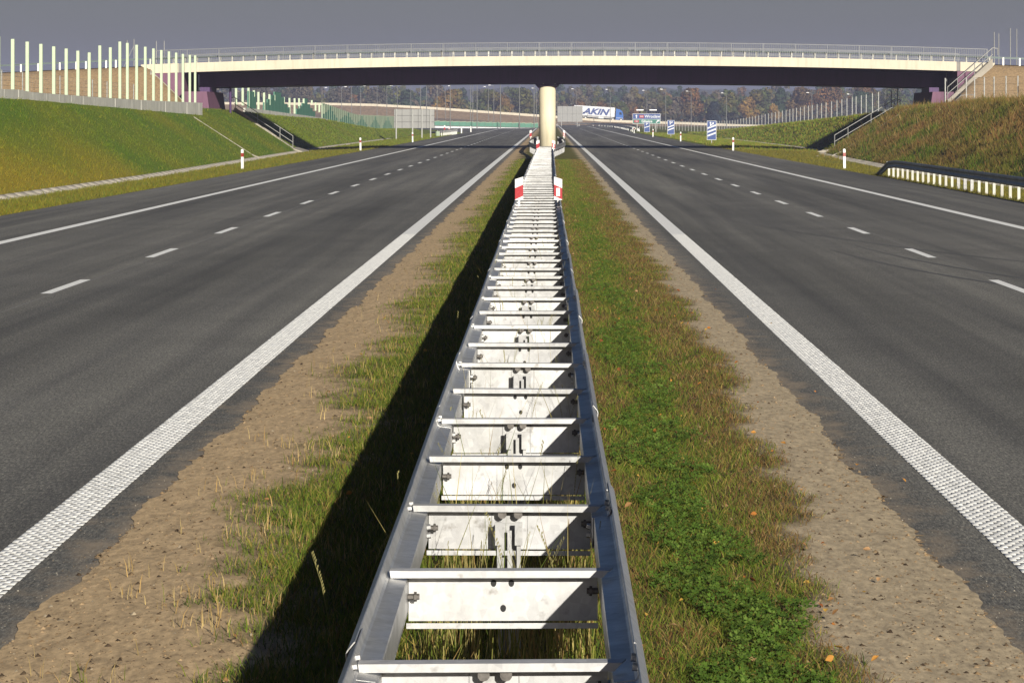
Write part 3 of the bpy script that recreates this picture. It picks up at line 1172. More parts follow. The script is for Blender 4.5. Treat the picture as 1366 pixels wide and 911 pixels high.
def hole_mesh():
    mb = MB()
    vs = [(0.011 * math.cos(a), 0.0652, (0.012 if math.sin(a) > 0 else 0.015) * math.sin(a)) for a in [2 * math.pi * i / 10 for i in range(10)]]
    return mb.add(vs + [(v[0], 0.0658, v[2]) for v in vs], [tuple(range(10))] + [(i, (i + 1) % 10, 10 + (i + 1) % 10, 10 + i) for i in range(10)])


def side_bolt():
    mb = MB()
    mb.bar((0, 0.03, 0), (0.043, 0.03, 0), 0.022, 0.022, 6)
    mb.bar((0.023, 0.03, 0), (0.033, 0.03, 0), 0.036, 0.036, 6)
    return mb


def post_mesh():
    """C shaped post with its open side towards the camera, plus hood clips"""
    mb = MB()
    zt, zb = 0.625, -0.1
    mb.box(-0.05, 0.05, 0.038, 0.043, zb, zt - 0.004)      # web
    mb.box(-0.05, -0.045, -0.016, 0.038, zb, zt - 0.002)
    mb.box(0.045, 0.05, -0.016, 0.038, zb, zt - 0.002)
    mb.box(-0.05, -0.030, -0.020, -0.016, zb, zt)
    mb.box(0.034, 0.05, -0.020, -0.016, zb, zt)
    # clips
    mb.box(-0.058, -0.028, -0.034, -0.022, 0.535, 0.632)
    mb.box(0.026, 0.058, -0.034, -0.022, 0.535, 0.632)
    # middle bent tongue
    mb.box(-0.006, 0.012, -0.004, 0.000, zb, zt - 0.03)
    return mb


def post_bolt():
    return MB().bar((0, 0.012, 0), (0, 0.066, 0), 0.038, 0.038, 10)


sp_me = spacer_mesh(False).mesh("spacer", M['galv_rung'])
ho_me = hole_mesh().mesh("bolt_hole", M['black'])
be_me = side_bolt().mesh("bolt", M['rust'])
M["galv_post"] = mat_galv("galvanised_post", 0.36, 0.5, 0.3)
po_me = post_mesh().mesh("post", M["galv_post"])
pb_me = post_bolt().mesh("bolt", M['rust'])
sl_me = MB().box(-0.002, 0.002, 0.0640, 0.0659, 0.50, 0.69).mesh("spacer_joint", M['galv_dark'])
for i in range(-1, NR):
    D = S0 + SP * i
    p = loc(railc(D) + random.uniform(-.003, .003), D, random.uniform(-0.004, 0.004))
    s = obj("spacer", sp_me, bar_root, p, (random.uniform(-0.01, 0.01), random.uniform(-0.006, 0.006), random.uniform(-0.012, 0.012)))
    if D < 75:
        obj("bolt", be_me, s, (-0.348, 0, 0.60))
        obj("bolt", be_me, s, (0.348, 0.06, 0.62), (0, 0, math.pi))
        if i % 2:
            for hx, hzz in ((-0.035, 0.645), (0.03, 0.645), (0.0, 0.553)):
                obj("bolt_hole", ho_me, s, (hx, 0, hzz))
        else:
            for hx in (-0.076, 0.076):
                obj("spacer_joint", sl_me, s, (hx, 0, 0))
            for hx in (-0.032, 0.036):
                obj("bolt", pb_me, s, (hx, 0, 0.660))
    if i % 2 == 0:
        obj("post", po_me, bar_root, loc(railc(D), D), (0, 0, random.uniform(-0.03, 0.03)))


# reflector markers clipped on the barrier
def marker(x, D, side, h, label, z0=0.70, group="red and white markers clipped to the median barrier", w=0.155):
    root = empty("reflector_marker", (x, D, z0))
    tag(root, label, "road marker", group)
    sl_ = 0.035 * side
    # three stacked panels of a flat flag; top slants
    def quad(name, za, zb, sa, sb, mat, x0=-w / 2, x1=w / 2, y=0.0, t=0.02):
        za0, za1 = za + sa, za - sa
        zb0, zb1 = zb + sb, zb - sb
        mb = MB()
        mb.prism([(x0, za0), (x1, za1), (x1, zb1), (x0, zb0)], 'y', y, y + t)
        return mb.build(name, mat, root)
    quad("bottom_band", 0.0, h * 0.10, 0.0, sl_, M['whitepost'])
    quad("red_band", h * 0.101, h * 0.60, sl_, sl_, M['red'])
    quad("top_band", h * 0.601, h * 0.97, sl_, sl_ * 0.7, M['whitepost'])
    MB().box(-0.02, 0.02, 0.021, 0.05, -0.12, h * 0.4).build("bracket", M['galv'], root)
    if side > 0:
        MB().box(-0.035, 0.035, -0.006, -0.001, h * 0.17, h * 0.53).build("reflector", M['whitepost'], root)
    return root


marker(atx(692.5, 66), 66, -1, 0.43, "plain red and white marker on the barrier's left rail, nearer of two", z0=atz(267, 66))
marker(atx(744.5, 66), 66, 1, 0.43, "red and white marker with white reflector on the barrier's right rail, nearer of two", z0=atz(267, 66))
marker(atx(717.5, 168), 168, -1, 0.42, "far red and white marker on the barrier's left rail, just before the pier", z0=atz(199, 168))
marker(atx(738.5, 168), 168, 1, 0.42, "far red and white marker on the barrier's right rail, just before the pier", z0=atz(199, 168))

# flared guard rails round the pier
FP = [(0.350, 0.75), (0.385, 0.72), (0.385, 0.68), (0.350, 0.64), (0.350, 0.56), (0.385, 0.52), (0.385, 0.48), (0.350, 0.44)]
for side, lab in ((-1, "grey guard rail curving round the left side of the bridge pier"), (1, "grey guard rail curving round the right side of the bridge pier")):
    root = empty("guard_rail", (side * 1.2, 230, 0))
    tag(root, lab, "guard rail", "guard rails round the pier")
    pts = [(192, 0.40), (204, 0.52), (216, 0.85), (228, 1.12), (240, 1.2), (262, 1.2), (300, 0.9)]
    pts = [(d, railc(d) * (1 if side < 0 else 0.6) + side * o_) for d, o_ in pts]
    for (d0, x0), (d1, x1) in zip(pts, pts[1:]):
        ln = math.hypot(d1 - d0, x1 - x0)
        me = wbeam_mesh("rail_beam", [(p[0] - 0.35, p[1]) for p in FP], ln + 0.1, M['galv_dark'], side, False)
        obj("rail_beam", me, root, (x0 - root.location.x, d0 - 230, 0), (0, 0, -math.atan2(x1 - x0, d1 - d0)))
    d = 194
    while d < 300:
        x = np.interp(d, [p[0] for p in pts], [p[1] for p in pts])
        MB().box(-0.05, 0.05, 0, 0.06, -0.1, 0.70).build("post", M['galv_dark'], root).location = (x - side * 0.09 - root.location.x, d - 230, 0)
        d += 4
mk1 = marker(-1.42, 262, -1, 0.55, "red and white post marker on the curved guard rail left of the pier", z0=0.85)
mk2 = marker(1.10, 262, 1, 0.55, "red and white post marker on the curved guard rail right of the pier", z0=0.85)


# ------------------------------------------------------------------ roadside delineator posts
def delineator():
    root = empty("delineator_post")
    MB().prism([(-0.06, -0.05), (0.06, -0.05), (0.06, 0.58), (-0.06, 0.58)], 'y', -0.04, 0.04).build("shaft", M['whitepost'], root)
    MB().prism([(-0.063, 0.581), (0.063, 0.581), (0.063, 0.76), (-0.063, 0.76)], 'y', -0.043, 0.043).build("red_band", M['darkred'], root)
    MB().prism([(-0.06, 0.761), (0.06, 0.761), (0.06, 0.90), (0.03, 0.94), (-0.03, 0.94), (-0.06, 0.92)], 'y', -0.04, 0.04).build("cap", M['whitepost'], root)
    return root


dl = delineator()
spots = [(323.5, 225, "delineator post on the left verge, the one nearest the camera"),
         (481, 200, "delineator post on the left verge at the mouth of the bank's shadow"),
         (550.5, 189.5, "delineator post on the left verge in front of the grey sign back"),
         (1126.5, 223, "delineator post on the right verge below the stair, the nearest on that side"),
         (978, 200.5, "delineator post on the right verge nearest to the three bar countdown board"),
         (908, 188.5, "delineator post on the right verge between the two and three bar countdown boards"),
         (871, 182.5, "delineator post on the right verge just right of the one bar countdown board"),
         (846, 177.8, "delineator post on the right verge by the end of the far curved guard rail")]
for i, (px, py, lab) in enumerate(spots):
    o = dl if i == 0 else copy_tree(dl)
    D = F * (H - 0.03) / (py - 157)
    if px < 400:
        D = F * (H + 0.06) / (py - 157)
    X = atx(px, D)
    o.location = (X, D, float(height(np.array(X), np.array(D))) if abs(X) > 13.1 else 0)
    tag(o, lab, "delineator post", "white roadside delineator posts with a red band")
    o.rotation_euler = (0, R(random.uniform(-1, 1)), R(random.uniform(-8, 8)))

# ------------------------------------------------------------------ guard rail on the right verge
gr = empty("guard_rail", (13.9, 120, 0))
tag(gr, "dark guard rail on white posts along the right verge, far end bent down", "guard rail")
W2 = [(0.00, 0.67), (0.035, 0.64), (0.035, 0.59), (0.0, 0.545), (0.0, 0.49), (0.035, 0.45), (0.035, 0.40), (0.0, 0.37)]


def gz(D):
    return float(np.interp(D, [90, 139, 143, 146.0, 147.5], [-0.03, -0.03, -0.12, -0.50, -0.66]))


gpts = [(d, 13.55 + 0.0065 * (d - 95)) for d in np.arange(56, 137, 4)] + [(139.5, 13.85), (142.5, 13.87), (145.2, 13.88), (147.3, 13.89)]
for (d0, x0), (d1, x1) in zip(gpts, gpts[1:]):
    mb = MB()
    n = len(W2)
    V = []
    for off in (0.0, 0.006):
        for d, x in ((d0, x0), (d1 + 0.05, x1)):
            V += [(x - p[0] + off - gr.location.x, d - 120, p[1] + gz(d)) for p in W2]
    Fs = [(i, i + 1, n + i + 1, n + i) for i in range(n - 1)] + [(2 * n + i, 3 * n + i, 3 * n + i + 1, 2 * n + i + 1) for i in range(n - 1)]
    Fs += [(0, n, 3 * n, 2 * n), (n - 1, 3 * n - 1, 4 * n - 1, 2 * n - 1)]
    mb.add(V, Fs)
    mb.build("rail_beam", M['galv_dark'], gr)
pm = MB().box(-0.042, 0.042, -0.03, 0.03, -0.35, 0.52).mesh("post", M['base_concrete'])
cm = MB().box(-0.07, 0.01, -0.06, 0.06, 0.56, 0.60).mesh("spacer", M['galv'])
hm = MB().box(-0.06, 0.06, -0.03, 0.03, 0.0, 0.035).mesh("cap", M['whitepost'])
for kx in range(-20, 23):
    d = 99.5 + 1.98 * kx
    x = 13.55 + 0.0065 * (d - 95) + 0.10
    zz = gz(d) if d > 139 else 0
    dark = kx in (7, 8, 9)  # three posts standing in shade, the shade put in as darker steel
    me = pm
    if dark:
        me = MB().box(-0.05, 0.05, -0.03, 0.03, -0.35, 0.52).mesh("post", M['galv_dark'])
    p = obj("post", me, gr, (x - gr.location.x, d - 120, zz * 0.6 - 0.02))
    obj("spacer", cm, p, (0, 0, -0.03))
    obj("cap", hm, p, (-0.03, 0.02, 0.60))

# ------------------------------------------------------------------ the overpass
br = empty("overpass_bridge", (0, 255, 0))
tag(br, "low overpass with cream edge beam and dark violet girder crossing over both carriageways", "bridge")
brl = br.location


def blc(V):
    return [(v[0] - brl.x, v[1] - brl.y, v[2] - brl.z) for v in V]


def beam(xs, y0, y1, ztopf, zbotf):
    V, T = [], []
    for x in xs:
        zt, zb = ztopf(x), zbotf(x)
        V += [(x, y0, zb), (x, y1, zb), (x, y1, zt), (x, y0, zt)]
    for i in range(len(xs) - 1):
        a, b = 4 * i, 4 * (i + 1)
        for j in range(4):
            T.append((a + j, a + (j + 1) % 4, b + (j + 1) % 4, b + j))
    T.append((0, 1, 2, 3))
    n = 4 * (len(xs) - 1)
    T.append((n + 3, n + 2, n + 1, n))
    return MB().add(blc(V), T)


XL, XR = atx(246, 250), atx(1276, 250)
XLE, XRE = atx(188, 250), atx(1327, 250)
xs = np.linspace(XL, XR, 40)
top_ = lambda x: deckz(x)
beam(xs, YB0, YB0 + 0.45, top_, lambda x: deckz(x) - 0.67).build("edge_beam", M['cream'], br)
beam(xs, YB1 - 0.45, YB1, top_, lambda x: deckz(x) - 0.67).build("edge_beam", M['cream'], br)
beam(xs, YB0 + 0.451, YB1 - 0.451, lambda x: deckz(x) - 0.12, lambda x: deckz(x) - 0.45).build("deck_slab", M['concrete'], br)
# girder: underside follows the arch
def gbot(x):
    return H + 2.50 - 0.00045 * (x - 1.0) ** 2


GY0, GY1 = YB0 + 3.9, YB1 - 3.9
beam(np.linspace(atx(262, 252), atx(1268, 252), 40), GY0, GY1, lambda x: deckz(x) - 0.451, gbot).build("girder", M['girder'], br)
# slanted haunch between girder and edge beam: underside of the cantilever
V, T = [], []
for i, x in enumerate(xs):
    V += [(x, YB0 + 0.46, deckz(x) - 0.452), (x, GY0 - 0.001, deckz(x) - 0.452), (x, GY0 - 0.001, deckz(x) - 0.80), (x, YB0 + 0.46, deckz(x) - 0.60)]
for i in range(len(xs) - 1):
    a, b = 4 * i, 4 * i + 4
    for j in range(4):
        T.append((a + j, a + (j + 1) % 4, b + (j + 1) % 4, b + j))
T += [(0, 1, 2, 3), (len(V) - 1, len(V) - 2, len(V) - 3, len(V) - 4)]
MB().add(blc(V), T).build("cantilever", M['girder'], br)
# end pieces of the edge beam over the wing walls
def endpiece(xa, xb, tip):
    """xa: joint side, xb: outer side, with an underside that rises to the tip"""
    za, zb = deckz(xa), deckz(xb)
    V = []
    for y in (YB0, YB0 + 0.45):
        V += [(xa, y, za - 0.67), (xa, y, za), (xb, y, zb), (xb, y, zb - 0.1), (tip, y, deckz(tip) - 0.66)]
    MB().add(blc(V), [(0, 1, 2, 3, 4), (9, 8, 7, 6, 5), (0, 5, 6, 1), (1, 6, 7, 2), (2, 7, 8, 3), (3, 8, 9, 4), (4, 9, 5, 0)]).build("edge_beam", M['cream'], br)


endpiece(atx(238, 250), XLE, atx(207, 250))
endpiece(atx(1281, 250), XRE, atx(1318, 250))
for x0, x1 in ((atx(238, 250) + 0.003, XL - 0.003), (XR + 0.003, atx(1281, 250) - 0.003)):
    MB().box(x0, x1, YB0 + 0.06 - 255, YB0 + 0.4 - 255, deckz(x0) - 0.66, deckz(x0) - 0.01).build("expansion_joint", M['concrete'], br)
# pier
px_ = atx(730.3, 255)
MB().cyl((px_, 0.0), 0.60, -0.3, gbot(px_) - 0.02, 40).build("pier", M['pier'], br, smooth=False)
for p in br.children[-1].data.polygons:
    p.use_smooth = abs(p.normal.z) < 0.5
# flared head
V = []
zc1, zc0 = gbot(px_) + 0.01, gbot(px_) - 0.62
for y in (-1.0, 1.0):
    V += [(px_ - 0.98, y, zc1), (px_ + 0.98, y, zc1)]
V2 = [(px_ + sx * 0.62, sy * 0.615, zc0) for sy in (-1, 1) for sx in (-1, 1)]
mb = MB()
for s in (-1, 1):
    mb.prism([(px_ + s * 0.595, zc1), (px_ + s * 0.98, zc1), (px_ + s * 0.60, zc0 + 0.18)], 'y', -0.35, 0.35)
mb.box(px_ - 0.70, px_ + 0.70, -0.72, 0.72, gbot(px_) - 0.20, gbot(px_) + 0.02)
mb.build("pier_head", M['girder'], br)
MB().bar((px_ - 0.30, -0.74, gbot(px_) + 0.0), (px_ - 0.30, -0.80, gbot(px_) - 0.03), 0.10).build("bearing", M['signgrey'], br)
MB().bar((px_ + 0.55, -0.74, gbot(px_) + 0.0), (px_ + 0.55, -0.80, gbot(px_) - 0.03), 0.10).build("bearing", M['signgrey'], br)
MB().cyl((px_, 0), 1.1, 0.0, 0.25, 24).build("pier_footing", M['concrete'], br)

# abutments
for s in (-1, 1):
    if s < 0:
        xin, xout = atx(281, 249), atx(243, 249)
        ztop = atz(122.5, 249)
        xw = atx(206, 250)
    else:
        xin, xout = atx(1239, 249), atx(1279, 249)
        ztop = atz(122.8, 249)
        xw = atx(1313, 250)
    # seat block with a battered front
    prof_t = [(xin + s * 0.3, ztop), (xout, ztop)]
    V = []
    for y in (249.0, 261.5):
        V += [(xin, y, 2.2), (xout, y, 2.2), (xout, y, ztop), (xin + s * 0.28, y, ztop)]
    MB().add(blc(V), [(0, 1, 2, 3), (7, 6, 5, 4), (0, 4, 5, 1), (1, 5, 6, 2), (2, 6, 7, 3), (3, 7, 4, 0)]).build("abutment_seat", M['purple'], br)
    xb = xout + s * 0.02
    MB().box(min(xb, xb + s * 0.8), max(xb, xb + s * 0.8), 250.05 - 255, 261.0 - 255, 2.0, deckz(xb) - 0.68).build("abutment_wall", M['purple'], br)
    # wing wall in line with the edge beam, cut along the slope
    V = []
    xa = xb + s * 0.801
    for y in (250.06, 250.44):
        V += [(xa, y, 2.2), (xw + s * 0.3, y, deckz(xw) - 2.0), (xw + s * 0.3, y, deckz(xw) - 0.68), (xa, y, deckz(xa) - 0.68)]
    MB().add(blc(V), [(0, 1, 2, 3), (7, 6, 5, 4), (0, 4, 5, 1), (1, 5, 6, 2), (2, 6, 7, 3), (3, 7, 4, 0)]).build("wing_wall", M['purple'], br)
    # bearing block under the girder end
    bx = xin + s * 0.75
    MB().box(bx - 0.35, bx + 0.35, -2.6, 2.6, ztop + 0.001, gbot(bx) - 0.002).build("bearing_block", M['girder'], br)
MB().bar(blc([(atx(306.5, 254), 254.5, 2.0)])[0], blc([(atx(306.5, 254), 254.5, 5.0)])[0], 0.17, 0.17, 8).build("drain_pipe", M['girder'], br)
MB().bar(blc([at(1262.5, 97, 251.7)])[0], blc([at(1262.5, 109, 251.7)])[0], 0.07, 0.07, 6).build("drain_pipe", M['signgrey'], br)

# railing and crash barrier on the bridge
def bridge_rail(y, name_suffix, lab_front):
    # pedestrian railing with thin bars
    r = empty("bridge_railing", (0, y, deckz(0)))
    tag(r, lab_front, "railing")
    xa, xb = XLE + 1, XRE - 0.5
    n = 27
    pm_ = MB().box(-0.022, 0.022, -0.022, 0.022, 0, 0.97).mesh("post", M['railgrey'])
    xsr = np.linspace(xa, xb, n)
    for x in xsr:
        obj("post", pm_, r, (x, 0, deckz(x) - deckz(0)))
    for nm, dz, w in (("top_rail", 0.97, 0.05), ("middle_rail", 0.52, 0.03), ("bottom_rail", 0.12, 0.03)):
        mb = MB()
        xx = np.linspace(xa, xb, 40)
        for p, q in zip(xx, xx[1:]):
            mb.bar((p, 0, deckz(p) - deckz(0) + dz), (q, 0, deckz(q) - deckz(0) + dz), w)
        mb.build(nm, M['railgrey'], r)
    mb = MB()
    for x in np.arange(xa, xb, 0.13):
        z = deckz(x) - deckz(0)
        mb.box(x - 0.014, x + 0.014, -0.007, 0.007, z + 0.13, z + 0.96)
    o = mb.build("balusters", M['railgrey'], r)
    o["kind"] = "stuff"


bridge_rail(YB0 + 0.2, "", "thin grey barred railing along the near edge of the overpass")
bridge_rail(YB1 - 0.2, "", "thin grey barred railing along the far edge of the overpass")


def deckz2(x):
    """top of the crossing road, also outside the bridge"""
    if abs(x) > 60:
        x = math.copysign(60, x)
    return deckz(x)


cb = empty("bridge_guard_rail", (0, YB0 + 0.75, deckz(0)))
tag(cb, "green grey guard rail on close posts along the near side of the overpass", "guard rail")
pmesh = MB().box(-0.06, 0.06, -0.12, -0.07, 0, 0.44).mesh("post", M['base_concrete'])
spacer_box = MB().box(-0.09, 0.09, 0.06, 0.16, 0.30, 0.42).mesh("spacer", M['galv_dark'])  # dark steel spacer block behind the rail
x = XLE + 0.6
while x < XRE:
    z = deckz(x) - deckz(0)
    p = obj("post", pmesh, cb, (x, 0, z - 0.04))
    obj("spacer", spacer_box, p, (0.0, -0.02, 0))
    x += 0.84
mb = MB()
xx = np.linspace(atx(-40, 250), atx(1400, 250), 70)
segs = list(zip(xx, xx[1:]))
for k2 in range(0, len(segs), 5):
    mb = MB()
    for p, q in segs[k2:k2 + 5]:
        za, zb = deckz2(p) - deckz(0), deckz2(q) - deckz(0)
        for o_, s_ in ((0.44, 0.045), (0.36, 0.045)):
            mb.bar((p, -0.04, za + o_), (q, -0.04, zb + o_), 0.05, s_)
        mb.bar((p, -0.01, za + 0.40), (q, -0.01, zb + 0.40), 0.03, 0.05)
    mb.build("rail_beam", M['railgreen'], cb)
for x in [atx(v, 250) for v in (26, 49, 78, 100, 113, 140, 153, 1340, 1362, 1390)]:
    z = deckz2(x) - deckz(0)
    obj("post", MB().box(-0.06, 0.06, -0.1, -0.03, -0.5, 0.42).mesh("post", M['whitepost']), cb, (x, 0, z))
# road surface of the approaches
for xa, xb in ((-120, XLE), (XRE, 120)):
    V, T = [], []
    xx = np.linspace(xa, xb, 30)
    for i, x in enumerate(xx):
        z = deckz2(x) - 0.10
        V += [(x, YB0 + 0.7, z), (x, YB1 - 0.7, z)]
        if i:
            T.append((2 * i - 2, 2 * i, 2 * i + 1, 2 * i - 1))
    o = arr_obj("road_crossing", V, T, M['asphalt'])
    o["kind"] = "structure"

# thin masts standing at the bridge ends
for px, y0, y1, D, lab in ((169.6, 54, 90, 252, "first thin grey mast from the left end of the overpass railing"),
                           (178.7, 52.5, 90, 258, "second thin grey mast at the left end of the overpass, braced by a stay"),
                           (208.5, 55, 86, 253, "third thin grey mast at the left end of the overpass, behind the pale posts"),
                           (219.0, 55, 86, 259, "fourth thin grey mast at the left end of the overpass"),
                           (1326.3, 43, 86, 253, "leftmost thin mast of the four at the right end of the overpass"),
                           (1332.3, 45, 86, 259, "second thin mast of the four at the right end of the overpass"),
                           (1347.8, 38, 86, 254, "tallest thin mast of the four at the right end of the overpass"),
                           (1356.3, 39, 86, 259, "rightmost thin mast at the right end of the overpass")):
    X = atx(px, D)
    r = empty("thin_mast", (X, D, atz(y1, D) - 0.6))
    tag(r, lab, "mast", "thin masts at the ends of the overpass")
    h = atz(y0, D) - r.location.z
    MB().cyl((0, 0), 0.045, 0, h, 8, 0.03).build("pole", M['pole'], r)
    MB().box(-0.12, 0.12, -0.12, 0.12, 0, 0.03).build("base_plate", M['galv'], r)
    if px == 178.7:
        MB().bar((-0.9, 0, 0.3), (0, 0, h - 0.5), 0.03).build("stay", M['pole'], r)

# concrete strips and paving on the approach slopes
def slope_sheet(name, label, cat, pts, mat, thick=0.10, lift=0.05):
    """pts: four ground corners (x, y); laid on the terrain"""
    n = 8
    V, T = [], []
    (x0, y0), (x1, y1), (x2, y2), (x3, y3) = pts
    for i in range(n + 1):
        t = i / n
        for (a, b) in (((x0, y0), (x3, y3)), ((x1, y1), (x2, y2))):
            x, y = a[0] + (b[0] - a[0]) * t, a[1] + (b[1] - a[1]) * t
            V.append((x, y, float(height(np.array(x), np.array(y))) + lift))
    m = len(V)
    V += [(v[0], v[1], v[2] - thick - lift) for v in V]
    for i in range(n):
        a = 2 * i
        T += [(a, a + 1, a + 3, a + 2), (m + a, m + a + 2, m + a + 3, m + a + 1), (a, a + 2, m + a + 2, m + a), (a + 1, m + a + 1, m + a + 3, a + 3)]
    T += [(0, m, m + 1, 1), (m - 2, m - 1, 2 * m - 1, 2 * m - 2)]
    o = MB().add(V, T).build(name, mat)
    tag(o, label, cat)
    return o


slope_sheet("concrete_kerb", "narrow pale concrete kerb down the edge of the tan slope beside the left wing wall", "kerb", [(-28.6, 249.3), (-28.6, 249.0), (-26.2, 249.0), (-26.2, 249.3)], M['concrete_light'])
slope_sheet("slope_paving", "grey concrete paving on the slope beside the upper stair, right end of the bridge", "paving", [(30.2, 249.7), (30.2, 246.4), (27.4, 246.4), (27.4, 249.7)], M['concrete'], lift=0.03)
slope_sheet("drain_chute", "pale concrete drainage strip down the left grass bank before the stair", "drain", [(-22.4, 219.4), (-22.4, 219.0), (-17.5, 219.0), (-17.5, 219.4)], M['concrete_light'], lift=0.04)
slope_sheet("drain_chute", "pale concrete drainage strip down the right grass bank in front of the stair", "drain", [(24.4, 229.6), (24.4, 229.0), (17.6, 229.0), (17.6, 229.6)], M['concrete_light'], lift=0.04)


# stairs with handrails up the banks
def stair(label, x0, z0, x1, z1, D, w, rail_d, lab_cat="stair", handrail_to=None, hr=0.95, steps=None):
    s = 1 if x1 > x0 else -1
    r = empty("bank_stair", (x0, D, z0))
    tag(r, label, "stair")
    n = steps or max(6, int((z1 - z0) / 0.17))
    dx, dz = (x1 - x0) / n, (z1 - z0) / n
    st = MB().box(min(0, dx), max(0, dx), 0.12, w - 0.12, -0.12, dz).mesh("step", M['concrete'])
    for i in range(n):
        obj("step", st, r, (dx * i, 0, dz * i))
    for y in (0, w - 0.1):
        V = [(0, y, -0.3), (x1 - x0, y, z1 - z0 - 0.3), (x1 - x0, y, z1 - z0 + 0.30), (0, y, 0.16)]
        V += [(v[0], v[1] + 0.115, v[2]) for v in V]
        MB().add(V, [(0, 1, 2, 3), (7, 6, 5, 4), (0, 4, 5, 1), (1, 5, 6, 2), (2, 6, 7, 3), (3, 7, 4, 0)]).build("side_kerb", M['concrete_light'], r)
    h = empty("handrail", (x0, D + rail_d, z0 + 0.12))
    tag(h, "grey tubular handrail beside the " + label.split(',')[0], "handrail")
    L_ = x1 - x0
    zf = lambda x: (z1 - z0) * x / L_
    for t in (0, 0.22, 0.60, 0.98):
        x = L_ * t
        MB().bar((x, 0, zf(x) - 0.05), (x, 0, zf(x) + hr), 0.06, 0.06, 6).build("post", M['pole'], h)
    for q in (hr, hr * 0.5, 0.03):
        MB().bar((0, 0, zf(0) + q), (L_ * 1.0, 0, zf(L_) + q), 0.055, 0.055, 6).build("rail", M['pole'], h)
    x = L_
    MB().bar((x, 0, zf(x) + hr), (x + s * 0.35, 0, zf(x) + hr - 0.05), 0.055, 0.055, 6).build("rail_end", M['pole'], h)
    MB().bar((x + s * 0.35, 0, zf(x) + hr - 0.05), (x + s * 0.35, 0, zf(x) + hr * 0.45), 0.055, 0.055, 6).build("rail_end", M['pole'], h)


stair("concrete stair up the left bank, just before the bridge shadow", atx(391, 262), -0.1, atx(313, 262), 2.80, 261.6, 1.1, 0.15)
stair("concrete stair up the right bank, just before the bridge shadow", atx(1113, 258), -0.03, atx(1194, 258), 2.64, 257.6, 1.1, 0.15)
stair("upper concrete stair, beside the purple wing wall at the right bridge end", atx(1263, 249), 3.45, atx(1323, 249), 6.25, 248.4, 0.9, 0.1)
slope_sheet("stair_landing", "flat concrete landing at the foot of the right bank stair", "landing", [(19.9, 259.5), (21.0, 259.5), (21.0, 255.5), (19.6, 255.5)], M['concrete_light'], lift=0.06)
slope_sheet("stair_landing", "pale concrete slab at the foot of the left bank stair by the gutter", "landing", [(-19.4, 268), (-18.45, 268), (-18.4, 260.5), (-19.3, 260.5)], M['concrete_light'], lift=0.03)

# ------------------------------------------------------------------ pale post barrier on the left bank
pb = empty("post_barrier", (-22.9, 190, 3.2))
tag(pb, "row of bare pale green posts on a low concrete base along the left bank", "noise barrier")
pxs = [17.1, 36.5, 54.7, 71.8, 88.5, 104, 119.2, 133.3, 147.3, 160, 170, 182.4, 193.9, 204.8, 215.3, 225.5, 235.1, 244.1, 253.3, 260.4]
tops = [52.5, 56.1, 59.1, 62.4, 65.3, 68.2, 70.5, 61.2, 63.7, 56, 57.8, 60.3, 62.9, 65.2, 67.3, 69.1, 70.7, 72.4, 73.8, 74.4]
WX = 22.95


def wallD(px):
    return F * WX / (733 - px)


def base_top(px):
    return float(np.interp(px, [-30, 17, 36.5, 71.8, 133, 160, 182, 204, 235, 262], [117.5, 119, 122.6, 125.4, 130, 131.6, 133, 134.3, 135.6, 136.9]))


pxl = [-22, -2] + pxs
for px, t in zip(pxl, [45, 49] + tops):
    D = wallD(px)
    z0, z1 = atz(base_top(px), D) - 0.02, atz(t, D)
    MB().box(-0.07, 0.07, -0.07, 0.07, z0 - 3.2, z1 - 3.2).build("post", M['palegreen'], pb).location = (-WX + 22.9, D - 190, 0)
for a, b in zip(pxl, pxl[1:] + [265]):
    Da, Db = wallD(a), wallD(b)
    za, zb = atz(base_top(a), Da) - 0.03, atz(base_top(b), Db) - 0.03
    jy = random.uniform(-0.01, 0.01)
    V = []
    for x in (-WX + 0.09, -WX + 0.25):
        V += [(x + 22.9 + jy, Da + 0.03 - 190, 2.4 - 3.2), (x + 22.9 + jy, Db - 0.03 - 190, 2.4 - 3.2), (x + 22.9 + jy, Db - 0.03 - 190, zb - 3.2), (x + 22.9 + jy, Da + 0.03 - 190, za - 3.2)]
    MB().add(V, [(0, 1, 2, 3), (7, 6, 5, 4), (0, 4, 5, 1), (1, 5, 6, 2), (2, 6, 7, 3), (3, 7, 4, 0)]).build("base_slab", M['base_concrete'], pb)

# noise barrier beyond the overpass
XN = 25.5
nb = empty("noise_barrier", (-XN, 380, 2))
tag(nb, "noise barrier left beyond the bridge, with stepped dark green fir shapes on pale panels", "noise barrier")
near = [(315.0, 108, 140), (323.8, 108, 141.0), (331.5, 112, 144.5), (338.7, 121, 129.5), (344.8, 123, 146.5), (352.3, 124, 147.5), (359.4, 126, 140.5), (365.9, 127, 134.5),
        (378.6, 130, 137), (386.2, 131, 156), (393, 131.5, 152), (399, 131.5, 145), (405, 132, 138.5), (416, 134, 139), (421, 137, 148), (426, 139, 150), (431.5, 141, 152)]
for px, t, b in near:
    D = F * XN / (733 - px)
    o = MB().box(-0.09, 0.09, -0.09, 0.09, atz(b, D) - 2, atz(t, D) - 2).build("post", M['palegreen'], nb)
    o.location = (0, D - 380, 0)


def nb_base(px):
    return float(np.interp(px, [300, 326, 352, 380, 404, 428, 459.5, 483, 530], [142.5, 145, 148, 152, 155, 158.5, 167, 172, 172.4]))


def nb_top(px):
    return float(np.interp(px, [430, 441, 453, 469, 478, 530], [138, 141, 146, 151.3, 153.8, 155.8]))


